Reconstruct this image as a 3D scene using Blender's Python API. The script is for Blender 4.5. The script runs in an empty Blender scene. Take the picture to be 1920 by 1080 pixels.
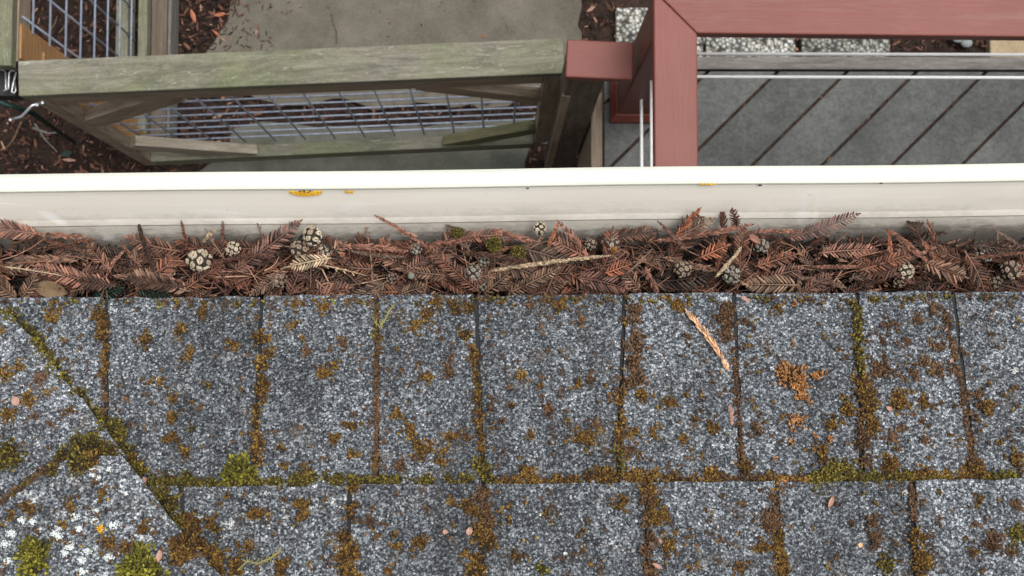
import bpy, math, random
from mathutils import Vector, Matrix, noise
rnd = random.Random(7)
C = bpy.context.scene
COL = C.collection
# ------------------------------------------------------------------ camera, sky, sun, exposure
F = 2500.0                                   # focal length in pixels of a 1920 px wide picture
ZC = 4.8                                     # lens height above the ground
u = Vector((22, 150, F)).normalized()        # world up seen from the camera
xw = (Vector((1, 0, 0)) - u * u.x).normalized()
yw = u.cross(xw)
RM = Matrix((xw, yw, u))                     # camera -> world
cd = bpy.data.cameras.new('camera'); cam = bpy.data.objects.new('camera', cd); COL.objects.link(cam)
cam.matrix_world = Matrix.Translation((0, 0, ZC)) @ RM.to_4x4()
cd.sensor_width = 36; cd.lens = F / 1920 * 36; cd.clip_start = 0.02; cd.clip_end = 300
cd.dof.use_dof = True; cd.dof.focus_distance = 1.0; cd.dof.aperture_fstop = 30
C.camera = cam
w = bpy.data.worlds.new('World'); C.world = w; w.use_nodes = True
nt = w.node_tree; bg = nt.nodes['Background']
sky = nt.nodes.new('ShaderNodeTexSky'); sky.sky_type = 'NISHITA'; sky.sun_disc = False
sky.sun_elevation = math.radians(76); sky.sun_rotation = math.radians(80)
sky.dust_density = 6; sky.air_density = 1.0
hs = nt.nodes.new('ShaderNodeHueSaturation'); hs.inputs['Saturation'].default_value = 0.22   # cloud layer: grey sky
nt.links.new(sky.outputs[0], hs.inputs['Color']); nt.links.new(hs.outputs[0], bg.inputs[0])
bg.inputs[1].default_value = 0.15
sd = bpy.data.lights.new('sun', 'SUN'); sun = bpy.data.objects.new('sun', sd); COL.objects.link(sun)
sd.energy = 1.3; sd.angle = math.radians(24); sd.color = (1, .975, .93)
sun.rotation_euler = (math.radians(-3), math.radians(13), 0)
C.view_settings.view_transform = 'Standard'; C.view_settings.look = 'None'
C.view_settings.exposure = 0.52; C.view_settings.gamma = 1

# ------------------------------------------------------------------ helpers
def P(px, py, d):
    """the point at vertical depth d below the lens seen at pixel px,py"""
    v = RM @ Vector((px - 960, -(py - 540), -F))
    v = v * (-d / v.z)
    return Vector((v.x, v.y, ZC - d))
W = {}
def link(o, parent=None, mw=None):
    COL.objects.link(o)
    mw = mw or Matrix.Identity(4)
    if parent is not None:
        o.parent = parent; o.matrix_parent_inverse = W[parent].inverted()
    o.matrix_basis = mw; W[o] = mw
    return o
def tag(o, label=None, cat=None, group=None, kind=None):
    if label: o['label'] = label
    if cat: o['category'] = cat
    if group: o['group'] = group
    if kind: o['kind'] = kind
    return o
def empty(name, loc, label, cat, group=None, rz=0):
    o = bpy.data.objects.new(name, None); o.empty_display_size = .02
    link(o, None, Matrix.Translation(loc) @ Matrix.Rotation(rz, 4, 'Z'))
    return tag(o, label, cat, group)
class MB:
    def __init__(s): s.v = []; s.f = []; s.mi = []
    def add(s, vs, fs, mi=0):
        s.mi += [mi]*len(fs); n = len(s.v); s.v += [tuple(p) for p in vs]; s.f += [tuple(i + n for i in f) for f in fs]
    def box(s, a, b, m=None):
        x0, y0, z0 = a; x1, y1, z1 = b
        vs = [Vector(q) for q in ((x0,y0,z0),(x1,y0,z0),(x1,y1,z0),(x0,y1,z0),(x0,y0,z1),(x1,y0,z1),(x1,y1,z1),(x0,y1,z1))]
        if m: vs = [m @ q for q in vs]
        s.add(vs, [(0,3,2,1),(4,5,6,7),(0,1,5,4),(1,2,6,5),(2,3,7,6),(3,0,4,7)])
    def prism(s, pts, z0, z1):
        """pts: 2D polygon counter-clockwise"""
        n = len(pts)
        s.add([(p[0],p[1],z0) for p in pts] + [(p[0],p[1],z1) for p in pts],
              [tuple(range(n-1,-1,-1)), tuple(range(n,2*n))] + [(i,(i+1)%n,n+(i+1)%n,n+i) for i in range(n)])
    def tube(s, pts, r, n=6, r1=None, taper=None):
        pts = [Vector(p) for p in pts]; k = len(pts); vs = []; fs = []
        for i, p in enumerate(pts):
            t = (pts[min(i+1,k-1)] - pts[max(i-1,0)]).normalized()
            a = t.cross(Vector((0,0,1)))
            if a.length < .1: a = t.cross(Vector((0,1,0)))
            a.normalize(); b = t.cross(a)
            rr = r if r1 is None else r + (r1 - r) * i / (k-1)
            for j in range(n):
                th = 2*math.pi*j/n
                vs.append(p + (a*math.cos(th) + b*math.sin(th))*rr)
        for i in range(k-1):
            for j in range(n):
                fs.append((i*n+j, i*n+(j+1)%n, (i+1)*n+(j+1)%n, (i+1)*n+j))
        fs += [tuple(range(n-1,-1,-1)), tuple(range((k-1)*n, k*n))]
        s.add(vs, fs)
    def blade(s, p0, d, side, L, wd, th=.25, curl=0.0, up=None):
        """a needle: pointed flat spindle with a raised back"""
        d = d.normalized(); side = (side - d*side.dot(d)).normalized(); n = side.cross(d)
        if n.z < 0: n = -n
        q = lambda t, a, h: p0 + d*(L*t) + side*(wd*a) + n*(h*wd*th + curl*L*t*t)
        vs = [q(0,0,0), q(.25,.5,0), q(.25,0,1), q(.25,-.5,0), q(.75,.45,0), q(.75,0,1), q(.75,-.45,0), q(1,0,0), q(.25,0,-.6), q(.75,0,-.6)]
        s.add(vs, [(0,1,2),(0,2,3),(1,4,5,2),(2,5,6,3),(4,7,5),(5,7,6),(0,8,1),(0,3,8),(1,8,9,4),(8,3,6,9),(4,9,7),(9,6,7)])
    def build(s, name, mat, parent=None, mw=None, smooth=False, bevel=0):
        me = bpy.data.meshes.new(name); me.from_pydata(s.v, [], s.f); me.update()
        mats = mat if isinstance(mat, (list, tuple)) else [mat]
        for m in mats: me.materials.append(m)
        if len(mats) > 1 and len(s.mi) == len(s.f): me.polygons.foreach_set('material_index', s.mi)
        if smooth: me.polygons.foreach_set('use_smooth', [True]*len(me.polygons))
        o = bpy.data.objects.new(name, me); link(o, parent, mw)
        if bevel:
            b = o.modifiers.new('bevel', 'BEVEL'); b.width = bevel; b.segments = 2; b.limit_method = 'ANGLE'
        return o
def frame(o, xdir, zdir=Vector((0,0,1))):
    x = Vector(xdir).normalized(); z = (zdir - x*zdir.dot(x)).normalized(); y = z.cross(x)
    m = Matrix((x, y, z)).transposed().to_4x4(); m.translation = o
    return m
def wob(x, y, s, seed=0): return noise.noise(Vector((x*s, y*s, seed*7.3)))

# ------------------------------------------------------------------ materials
class N:
    def __init__(s, name):
        s.m = bpy.data.materials.new(name); s.m.use_nodes = True; s.t = s.m.node_tree
        s.b = s.t.nodes['Principled BSDF']; s.tc = s.t.nodes.new('ShaderNodeTexCoord')
        s.b.inputs['Specular IOR Level'].default_value = .3
    def l(s, a, b): s.t.links.new(a, b)
    def vec(s, scale=(1,1,1), src='Object', rot=(0,0,0)):
        mp = s.t.nodes.new('ShaderNodeMapping'); mp.inputs['Scale'].default_value = scale; mp.inputs['Rotation'].default_value = rot
        s.l(s.tc.outputs[src], mp.inputs[0]); return mp.outputs[0]
    def noise(s, sc, det=4, v=None, rough=.6, dist=0):
        n = s.t.nodes.new('ShaderNodeTexNoise'); n.inputs['Scale'].default_value = sc; n.inputs['Detail'].default_value = det
        n.inputs['Roughness'].default_value = rough; n.inputs['Distortion'].default_value = dist
        s.l(v or s.tc.outputs['Object'], n.inputs['Vector']); return n.outputs['Fac']
    def vor(s, sc, v=None, out='Color', feat='F1', rnd_=1):
        n = s.t.nodes.new('ShaderNodeTexVoronoi'); n.inputs['Scale'].default_value = sc; n.feature = feat
        n.inputs['Randomness'].default_value = rnd_
        s.l(v or s.tc.outputs['Object'], n.inputs['Vector']); return n.outputs[out]
    def ramp(s, fac, stops, interp='LINEAR'):
        r = s.t.nodes.new('ShaderNodeValToRGB'); cr = r.color_ramp; cr.interpolation = interp
        while len(cr.elements) < len(stops): cr.elements.new(.5)
        for e, (p, c) in zip(cr.elements, stops):
            e.position = p; e.color = (c, c, c, 1) if isinstance(c, (int, float)) else (*c, 1)
        s.l(fac, r.inputs[0]); return r.outputs[0]
    def mix(s, fac, a, b, mode='MIX'):
        m = s.t.nodes.new('ShaderNodeMix'); m.data_type = 'RGBA'; m.blend_type = mode
        for i, q in ((0, fac), (6, a), (7, b)):
            if isinstance(q, (int, float)): m.inputs[i].default_value = q if i == 0 else (q,q,q,1)
            elif isinstance(q, tuple): m.inputs[i].default_value = (*q, 1)
            else: s.l(q, m.inputs[i])
        return m.outputs[2]
    def math(s, op, a, b=0.):
        m = s.t.nodes.new('ShaderNodeMath'); m.operation = op
        for i, q in enumerate((a, b)):
            if isinstance(q, (int, float)): m.inputs[i].default_value = q
            else: s.l(q, m.inputs[i])
        return m.outputs[0]
    def sep(s, v, ax):
        n = s.t.nodes.new('ShaderNodeSeparateXYZ'); s.l(v, n.inputs[0]); return n.outputs[ax]
    def island(s):
        return s.t.nodes.new('ShaderNodeNewGeometry').outputs['Random Per Island']
    def objrand(s):
        return s.t.nodes.new('ShaderNodeObjectInfo').outputs['Random']
    def bump(s, h, st=.4, dist=.001):
        b = s.t.nodes.new('ShaderNodeBump'); b.inputs['Strength'].default_value = st; b.inputs['Distance'].default_value = dist
        s.l(h, b.inputs['Height']); s.l(b.outputs[0], s.b.inputs['Normal'])
    def done(s, col, rough=.8, metal=0):
        if isinstance(col, tuple): s.b.inputs['Base Color'].default_value = (*col, 1)
        else: s.l(col, s.b.inputs['Base Color'])
        if isinstance(rough, (int, float)): s.b.inputs['Roughness'].default_value = rough
        else: s.l(rough, s.b.inputs['Roughness'])
        s.b.inputs['Metallic'].default_value = metal
        return s.m

def m_shingle(name, dark=1.0, lich=False):
    n = N(name)
    # slightly warped cells: irregular crushed granules of mixed size
    wn = n.t.nodes.new('ShaderNodeTexNoise'); wn.inputs['Scale'].default_value = 420; wn.inputs['Detail'].default_value = 2
    n.l(n.tc.outputs['Object'], wn.inputs['Vector'])
    vm = n.t.nodes.new('ShaderNodeVectorMath'); vm.operation = 'MULTIPLY_ADD'
    n.l(wn.outputs['Color'], vm.inputs[0]); vm.inputs[1].default_value = (.0016,.0016,.0016); n.l(n.tc.outputs['Object'], vm.inputs[2])
    v = vm.outputs[0]
    r1 = n.sep(n.vor(690, v, out='Color'), 0); r2 = n.sep(n.vor(1000, v, out='Color'), 0)
    dist = n.vor(690, v, out='Distance')
    st = [(0,(.012,.015,.020)),(.34,(.030,.034,.040)),(.56,(.10,.112,.124)),(.80,(.215,.236,.256)),(.95,(.34,.362,.382)),(1,(.55,.57,.585))]
    g = n.mix(.3, n.ramp(r1, st), n.ramp(r2, st))
    c = n.mix(.85, g, n.ramp(dist, [(.4,1.08),(.85,.22)]), 'MULTIPLY')
    wv = n.ramp(n.noise(8, 5, rough=.62), [(.32,.62*dark),(.5,1.0*dark),(.66,1.22*dark)])
    c = n.mix(1, c, wv, 'MULTIPLY')
    c = n.mix(.55, c, n.ramp(n.noise(75, 4), [(.35,.6),(.65,1.25)]), 'MULTIPLY')
    c = n.mix(.75, c, n.ramp(n.objrand(), [(0,.78),(1,1.22)]), 'MULTIPLY')
    c = n.mix(.6, c, n.ramp(n.noise(16, 6, n.vec((2.2,.35,1)), .7, .6), [(.35,.55),(.6,1.2)]), 'MULTIPLY')
    bald = n.ramp(n.noise(38, 6, rough=.75), [(.62,0),(.70,.65)])
    c = n.mix(bald, c, (.035,.037,.040))
    film = n.ramp(n.noise(55, 6, rough=.75), [(.55,0),(.68,.5)])
    c = n.mix(film, c, (.070,.042,.02))
    if lich:
        lc = n.ramp(n.noise(95, 5, rough=.65), [(.58,0),(.63,.7)])
        c = n.mix(n.mix(1, lc, r1, 'MULTIPLY'), c, (.66,.69,.67))
    h = n.mix(.5, n.ramp(dist, [(0,1),(.9,0)]), r1)
    n.bump(h, .9, .0014)
    return n.done(c, .85)
def m_wood(name, c0, c1, c2, green=0, gs=1.0, pale=0):
    n = N(name); v = n.vec((1.2, 14, 14))
    a = n.noise(5*gs, 6, v, .65, .6)
    c = n.ramp(a, [(.25, c0), (.5, c1), (.75, c2)])
    fine = n.ramp(n.noise(60, 4, n.vec((.6, 8, 8)), .7), [(.3,.62),(.6,1.1)])
    c = n.mix(.7, c, fine, 'MULTIPLY')
    if green:
        gm = n.ramp(n.noise(2.6, 7, rough=.72), [(.42,0),(.62,green)])
        c = n.mix(gm, c, (.115,.13,.052))
        sp = n.ramp(n.noise(110, 6, n.vec((.8,1.1,1.1)), .85, 2.5), [(.52,0),(.64,.75)])
        c = n.mix(sp, c, (.27,.265,.19))
        dk = n.ramp(n.noise(9, 8, n.vec((.5,1.4,1.4)), .8, 1), [(.50,0),(.66,.6)])
        c = n.mix(dk, c, (.052,.055,.042))
    if pale:
        pm = n.ramp(n.noise(38, 8, n.vec((.45, 2.0, 2.0)), .8, 1.2), [(.57,0),(.65,pale)])
        c = n.mix(pm, c, (.42,.42,.38))
    n.bump(n.noise(60, 5, v, .7), .5, .002)
    return n.done(c, .85)
def m_concrete(name, c0, c1, sc=6, spots=.5):
    n = N(name)
    c = n.ramp(n.noise(sc, 8, rough=.68), [(.3,c0),(.7,c1)])
    s1 = n.ramp(n.noise(140, 4, rough=.7), [(.3,.72),(.65,1.12)])
    c = n.mix(.8, c, s1, 'MULTIPLY')
    s2 = n.ramp(n.noise(22, 6, rough=.75, dist=.6), [(.60,0),(.70,spots)])
    c = n.mix(s2, c, tuple(q*.45 for q in c0))
    n.bump(n.noise(200, 4), .4, .002)
    return n.done(c, .9)
def m_needles(name, stops, src='obj', rough=.6):
    n = N(name)
    r = n.objrand() if src == 'obj' else n.island()
    isl = n.island()
    c = n.ramp(r, stops)
    c = n.mix(.9, c, n.ramp(isl, [(0,(.24,.24,.24)),(.5,(.72,.68,.64)),(1,(1.45,1.32,1.2))]), 'MULTIPLY')
    c = n.mix(.6, c, n.ramp(n.noise(300, 3), [(.3,.6),(.7,1.3)]), 'MULTIPLY')
    return n.done(c, rough)
def m_flat(name, c, rough=.8, metal=0, var=.25, sc=60, bump=.2):
    n = N(name)
    c = n.mix(1, c, n.ramp(n.noise(sc, 5, rough=.7), [(.3,1-var),(.7,1+var)]), 'MULTIPLY')
    n.bump(n.noise(sc*4, 4), bump, .001)
    return n.done(c, rough, metal)

M = {}
M['shingle'] = m_shingle('shingle_granules')
M['shingle_dark'] = m_shingle('shingle_granules_weathered', .80)
M['shingle_lichen'] = m_shingle('shingle_granules_lichened', 1.0, True)
M['underlay'] = m_flat('asphalt_underlay', (.02,.021,.022), .9)
M['wood_green'] = m_wood('weathered_wood_algae', (.080,.074,.058), (.165,.155,.125), (.27,.255,.21), .62, pale=.6)
M['wood_brown'] = m_wood('weathered_wood_brown', (.11,.083,.056), (.25,.195,.14), (.37,.305,.23), 0)
M['wood_dark'] = m_wood('damp_dark_wood', (.050,.037,.027), (.105,.082,.062), (.17,.14,.11), 0)
M['wood_orange'] = m_wood('fresh_orange_wood', (.17,.09,.035), (.33,.18,.075), (.44,.27,.13), 0)
M['wood_tan'] = m_wood('weathered_tan_wood', (.15,.12,.09), (.30,.26,.205), (.44,.39,.33), 0, pale=.3)
M['wood_grey'] = m_wood('silvered_wood', (.07,.065,.06), (.14,.13,.12), (.24,.23,.21), 0, pale=.4)
M['moss_rail'] = m_wood('mossy_wood', (.075,.065,.035), (.15,.135,.07), (.24,.22,.13), .6)
def m_red(name, wear):
    n = N(name)
    c = n.ramp(n.noise(3, 5), [(.3,(.148,.039,.029)),(.7,(.185,.057,.044))])
    worn = n.ramp(n.noise(3.5, 9, n.vec((.5,5,5)), .75, .6), [(.50,0),(.72,wear)])
    c = n.mix(worn, c, (.20,.125,.08))
    c = n.mix(.5, c, n.ramp(n.noise(50, 4, n.vec((.5,6,6))), [(.3,.8),(.7,1.12)]), 'MULTIPLY')
    n.bump(n.noise(30, 4, n.vec((.3,6,6))), .35, .002)
    return n.done(c, .5)
M['red'] = m_red('red_rail_paint', .10); M['red_worn'] = m_red('worn_red_rail_paint', .8)
M['red_dark'] = m_flat('red_post_paint', (.13,.034,.026), .5, var=.18, sc=20)
M['white_rod'] = m_flat('white_coated_rod', (.84,.84,.83), .4, var=.06)
M['galv'] = m_flat('galvanised_wire', (.27,.31,.39), .5, .2, .3, 90)
M['steel'] = m_flat('bright_steel', (.42,.43,.45), .35, .8, .3, 90)
M['hinge_zinc'] = m_flat('dull_zinc', (.22,.22,.22), .6, .2)
M['black'] = m_flat('black_iron', (.015,.015,.016), .5)
M['green_pipe'] = m_flat('dark_green_plastic', (.006,.035,.028), .4)
M['concrete'] = m_concrete('path_concrete', (.075,.066,.050), (.142,.128,.103))
M['concrete_algae'] = m_concrete('algae_concrete', (.065,.066,.052), (.135,.135,.112), 9)
def m_deck():
    n = N('deck_stain_grey')
    c = n.ramp(n.noise(7, 8, rough=.7), [(.3,(.062,.065,.062)),(.7,(.120,.124,.118))])
    c = n.mix(.6, c, n.ramp(n.noise(90, 5, rough=.75), [(.3,.75),(.7,1.2)]), 'MULTIPLY')
    c = n.mix(n.ramp(n.noise(18, 8, rough=.85, dist=1), [(.56,0),(.72,.45)]), c, (.17,.175,.165))
    c = n.mix(n.ramp(n.noise(11, 8, rough=.85, dist=.5), [(.56,0),(.70,.5)]), c, (.035,.036,.034))
    c = n.mix(.8, c, n.ramp(n.objrand(), [(0,.84),(1,1.16)]), 'MULTIPLY')
    c = n.mix(.7, c, n.ramp(n.noise(45, 7, rough=.85), [(.35,.6),(.6,1.25)]), 'MULTIPLY')
    n.bump(n.noise(120, 5), .4, .002)
    return n.done(c, .8)
M['deck'] = m_deck()
M['gap_dirt'] = m_flat('gap_dirt', (.050,.031,.022), .95, var=.7, sc=60)
def m_aggregate(name, k=1.):
    n = N(name)
    r = n.sep(n.vor(85), 0); d = n.vor(85, out='Distance')
    c = n.ramp(r, [(0,(.16*k,.14*k,.10*k)),(.3,(.42*k,.40*k,.33*k)),(.6,(.62*k,.62*k,.56*k)),(1,(.85*k,.85*k,.80*k))])
    c = n.mix(.95, c, n.ramp(d, [(.35,1),(.72,.12)]), 'MULTIPLY')
    c = n.mix(.8, c, n.ramp(n.noise(12, 5), [(.35,.5),(.6,1.1)]), 'MULTIPLY')
    n.bump(n.ramp(d, [(0,1),(.8,0)]), .8, .006)
    return n.done(c, .7)
M['aggregate'] = m_aggregate('exposed_aggregate', .66)
M['aggregate_dark'] = m_aggregate('exposed_aggregate_mossy', .42)
M['tan_stone'] = m_concrete('tan_paver', (.24,.18,.11), (.36,.29,.19), 14)
def m_soil():
    n = N('mulch_soil')
    c = n.ramp(n.noise(40, 8, rough=.75), [(.3,(.012,.008,.006)),(.55,(.035,.02,.015)),(.8,(.09,.045,.03))])
    n.bump(n.noise(60, 6), .9, .02)
    return n.done(c, .95)
M['soil'] = m_soil()
M['chips'] = m_needles('bark_litter', [(0,(.014,.009,.007)),(.45,(.040,.021,.015)),(.8,(.085,.042,.030)),(.95,(.15,.075,.052)),(1,(.26,.17,.12))], 'isl', .8)
M['chips_bright'] = m_flat('orange_bark', (.36,.13,.07), .8, var=.3)
def m_gutter():
    n = N('gutter_enamel')
    z = n.sep(n.tc.outputs['Object'], 2)
    base = n.ramp(n.noise(5, 6, n.vec((1,4,4)), .6), [(.3,(.66,.62,.54)),(.7,(.74,.705,.63))])
    # grime line that creeps up from the wet litter
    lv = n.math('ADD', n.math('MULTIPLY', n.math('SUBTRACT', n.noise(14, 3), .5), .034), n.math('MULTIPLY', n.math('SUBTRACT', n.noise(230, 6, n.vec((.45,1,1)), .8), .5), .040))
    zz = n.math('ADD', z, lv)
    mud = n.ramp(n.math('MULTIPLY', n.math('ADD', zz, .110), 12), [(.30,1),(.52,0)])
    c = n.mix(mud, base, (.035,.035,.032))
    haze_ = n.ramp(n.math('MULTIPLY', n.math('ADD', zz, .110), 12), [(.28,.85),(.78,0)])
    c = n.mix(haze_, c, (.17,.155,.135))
    # pale scuffs
    sc = n.ramp(n.noise(7, 5, n.vec((1,1,1), rot=(0,0,.6)), .5, 2.2), [(.60,0),(.66,.5),(.70,0)])
    c = n.mix(sc, c, (.72,.72,.70))
    # pale rubbed smudge and two faint scratches in the enamel
    X_ = n.sep(n.tc.outputs['Object'], 0)
    for cx, cz, wx, wz, k_, sl in ((-.361,-.048,.014,.010,.6,.9), (-.395,-.031,.030,.0012,.5,.25), (-.225,-.044,.030,.0016,.35,.30), (-.12,-.036,.035,.0007,.4,0.), (.16,-.04,.03,.0007,.2,.1)):
        dx = n.math('ADD', X_, -cx); dz = n.math('ADD', n.math('ADD', z, -cz), n.math('MULTIPLY', dx, sl*.6))
        e = n.math('ADD', n.math('POWER', n.math('ABSOLUTE', n.math('DIVIDE', dx, wx)), 2), n.math('POWER', n.math('ABSOLUTE', n.math('DIVIDE', dz, wz)), 2))
        e = n.math('ADD', e, n.math('MULTIPLY', n.noise(160, 5, rough=.8), .9))
        c = n.mix(n.ramp(e, [(.45,k_),(1.0,0)]), c, (.86,.86,.84))
    spk = n.ramp(n.noise(330, 2), [(.74,0),(.77,.7)])
    c = n.mix(spk, c, (.12,.1,.08))
    n.bump(n.noise(70, 5, n.vec((.4,1,1))), .12, .001)
    return n.done(c, n.ramp(mud, [(0,.34),(1,.8)]))
M['gutter'] = m_gutter()
def m_lip():
    n = N('gutter_lip_enamel')
    c = n.ramp(n.noise(6, 5, n.vec((1,9,9))), [(.3,(.48,.49,.425)),(.7,(.55,.558,.495))])
    spk = n.ramp(n.noise(260, 3, n.vec((.5,1,1))), [(.72,0),(.76,.6)])
    c = n.mix(spk, c, (.42,.42,.36))
    dt = n.ramp(n.noise(13, 7, n.vec((1,3,3)), .8, 1), [(.52,0),(.70,.6)])
    c = n.mix(dt, c, (.48,.50,.42))
    c = n.mix(n.ramp(n.noise(90, 8, n.vec((.5,1,1)), .85, 1), [(.62,0),(.68,.5)]), c, (.30,.30,.24))
    return n.done(c, .35)
M['lip'] = m_lip()
M['seam'] = m_flat('gutter_hem', (.22,.21,.2), .5)
M['needle'] = m_needles('dry_needles', [(0,(.040,.026,.021)),(.25,(.095,.046,.032)),(.5,(.155,.072,.048)),(.7,(.23,.105,.068)),(.8,(.13,.095,.075)),(1,(.24,.14,.10))])
M['needle_pink'] = m_needles('rosy_needles', [(0,(.205,.100,.073)),(1,(.28,.145,.108))])
M['needle_tan'] = m_needles('tan_needles', [(0,(.16,.103,.073)),(1,(.23,.155,.11))])
M['needle_purple'] = m_needles('mauve_needles', [(0,(.130,.070,.056)),(1,(.18,.10,.080))])
M['needle_pale'] = m_needles('bleached_needles', [(0,(.36,.28,.185)),(1,(.46,.37,.26))])
M['needle_roof'] = m_needles('straw_needles', [(0,(.62,.36,.21)),(1,(.72,.45,.27))])
M['needle_green'] = m_needles('green_needles', [(0,(.012,.040,.030)),(1,(.02,.055,.04))])
M['needle_orange'] = m_needles('orange_needles', [(0,(.27,.105,.06)),(1,(.35,.14,.08))])
M['bits'] = m_needles('loose_needles', [(0,(.016,.010,.008)),(.42,(.052,.026,.018)),(.72,(.140,.064,.042)),(.93,(.21,.115,.082)),(1,(.34,.24,.17))], 'isl')
M['litter_base'] = m_flat('rotted_litter', (.009,.006,.005), .95, var=.6, sc=200, bump=.9)
M['cone_core'] = m_flat('cone_core', (.025,.018,.013), .9)
def m_cone(name, a, b, groove):
    n = N(name)
    c = n.ramp(n.objrand(), [(0,a),(1,b)])
    va = n.t.nodes.new('ShaderNodeVectorMath'); va.operation = 'ADD'; n.l(n.tc.outputs['Object'], va.inputs[0]); n.l(n.objrand(), va.inputs[1])
    c = n.mix(.9, c, n.ramp(n.noise(9, 5, va.outputs[0], .75), [(.35,.35),(.62,1.2)]), 'MULTIPLY')
    y = n.math('ABSOLUTE', n.sep(n.tc.outputs['Object'], 1)); x = n.math('ABSOLUTE', n.sep(n.tc.outputs['Object'], 0))
    rad = n.math('ADD', n.math('MULTIPLY', y, 1.3), x)
    c = n.mix(n.ramp(rad, [(.08,.75),(.17,0)]), c, groove)
    c = n.mix(n.ramp(y, [(.008,.8),(.022,0)]), c, tuple(q*.3 for q in groove))
    c = n.mix(n.ramp(rad, [(.30,0),(.34,.8)]), c, (.05,.035,.025))
    return n.done(c, .85)
M['cone_pale'] = m_cone('bleached_cone_scale', (.36,.30,.215), (.56,.49,.37), (.22,.15,.09))
M['cone_brown'] = m_cone('brown_cone_scale', (.20,.145,.105), (.34,.26,.19), (.10,.06,.04))
M['cone_grey'] = m_cone('grey_cone_scale', (.20,.18,.145), (.36,.34,.29), (.08,.06,.045))
def m_moss(name, stops):
    n = N(name)
    c = n.ramp(n.island(), stops)
    c = n.mix(.6, c, n.ramp(n.noise(28, 4), [(.35,.55),(.65,1.4)]), 'MULTIPLY')
    return n.done(c, .8)
M['moss'] = m_moss('rusty_moss', [(0,(.028,.014,.005)),(.35,(.075,.036,.009)),(.7,(.125,.066,.013)),(.9,(.17,.105,.018)),(1,(.26,.155,.035))])
M['moss_olive'] = m_moss('olive_moss', [(0,(.020,.016,.004)),(.4,(.055,.042,.007)),(.8,(.11,.085,.012)),(1,(.23,.19,.03))])
M['moss_green'] = m_moss('green_moss', [(0,(.03,.028,.004)),(.4,(.085,.078,.008)),(.8,(.17,.155,.016)),(1,(.34,.31,.05))])
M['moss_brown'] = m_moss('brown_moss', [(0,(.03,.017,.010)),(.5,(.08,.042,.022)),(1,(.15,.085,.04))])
M['moss_orange'] = m_moss('orange_moss', [(0,(.11,.045,.015)),(.5,(.26,.115,.035)),(1,(.42,.22,.09))])
M['peat'] = m_flat('moss_peat', (.022,.013,.006), .95)
M['lichen_white'] = m_flat('white_lichen', (.66,.70,.68), .9, var=.2, sc=300, bump=.6)
M['lichen_yellow'] = m_flat('yellow_lichen', (.66,.38,.02), .9, var=.3, sc=400, bump=.8)
M['lichen_ring'] = m_flat('pale_grey_lichen', (.5,.5,.47), .9)
M['leaf_pink'] = m_flat('pink_leaf_scale', (.36,.215,.165), .7)
M['leaf_brown'] = m_flat('tan_leaf', (.15,.10,.055), .7, var=.4, sc=80)
M['pebble'] = m_flat('pale_pebble', (.15,.17,.14), .6)
M['grey_pebble'] = m_flat('grey_pebble', (.19,.21,.21), .6)
M['siding'] = m_flat('wall_paint', (.42,.40,.36), .8)
M['black_spot'] = m_flat('black_speck', (.02,.02,.02), .8)

# ------------------------------------------------------------------ ground
m = MB(); GN = 60
for j in range(GN+1):
    for i in range(GN+1):
        q = lambda t: (t-.5)*2
        x = q(i/GN); y = q(j/GN)
        x = math.copysign(abs(x)**3*40, x); y = math.copysign(abs(y)**3*40, y)
        m.v.append((x, y, .008*wob(x, y, 5)-.008))
for j in range(GN):
    for i in range(GN):
        a = j*(GN+1)+i; m.f.append((a, a+1, a+GN+2, a+GN+1))
tag(m.build('ground', M['soil'], smooth=True), kind='structure')
def slab(name, pix, d, th, mat, jit=0.004):
    pts = [P(x, y, d) for x, y in pix]
    out = []
    for a, b in zip(pts, pts[1:] + pts[:1]):
        n_ = max(1, int((b-a).length/.03))
        for i in range(n_):
            q = a.lerp(b, i/n_); out.append((q.x + wob(q.x, q.y, 14)*jit*2, q.y + wob(q.y, q.x, 14, 3)*jit*2))
    # orientation
    ar = sum(out[i][0]*out[(i+1)%len(out)][1]-out[(i+1)%len(out)][0]*out[i][1] for i in range(len(out)))
    if ar < 0: out.reverse()
    mm = MB(); mm.prism(out, ZC-d-th, ZC-d)
    return mm.build(name, mat, bevel=.004)
GD = ZC                      # ground depth
o = slab('path', [(452,-900),(1086,-900),(1090,62),(1075,120),(1010,178),(900,206),(800,196),(700,204),(640,190),(560,200),(490,182),(420,160),(372,120),(398,80),(432,30)], GD-.03, .10, M['concrete'], .012)
tag(o, kind='structure')
o = slab('pavement', [(436,240),(470,231),(545,229),(600,238),(700,236),(860,232),(1000,226),(1002,262),(985,300),(965,700),(320,700),(372,322),(425,285)], GD-.035, .10, M['concrete_algae'], .008)
tag(o, kind='structure')

# pavers beside the deck
def paver(x0, y0, x1, y1, mat, label, d=GD-.04):
    a = P(x0, y1, d); b = P(x1, y0, d); th = .05
    mm = MB(); cx, cy = (a.x+b.x)/2, (a.y+b.y)/2
    mm.box((a.x-cx, a.y-cy, -th), (b.x-cx, b.y-cy, 0))
    o = mm.build('paver', M[mat], mw=Matrix.Translation((cx, cy, ZC-d)), bevel=.006)
    return tag(o, label, 'paver', 'pavers laid beyond the deck')
paver(1155, 14, 1322, 82, 'aggregate', 'pale pebbled paver left of the red corner post')
paver(1166, 84, 1318, 160, 'aggregate', 'pale pebbled paver sliver showing under the inner corner of the red rail')
paver(1324, -10, 1490, 160, 'aggregate', 'white pebbled paver under the red rail, second from the corner')
paver(1504, -10, 1668, 160, 'aggregate_dark', 'dark mossy pebbled paver beyond the deck edge')
paver(1858, -10, 2040, 160, 'tan_stone', 'tan smooth paver at the right edge beyond the deck')

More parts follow.
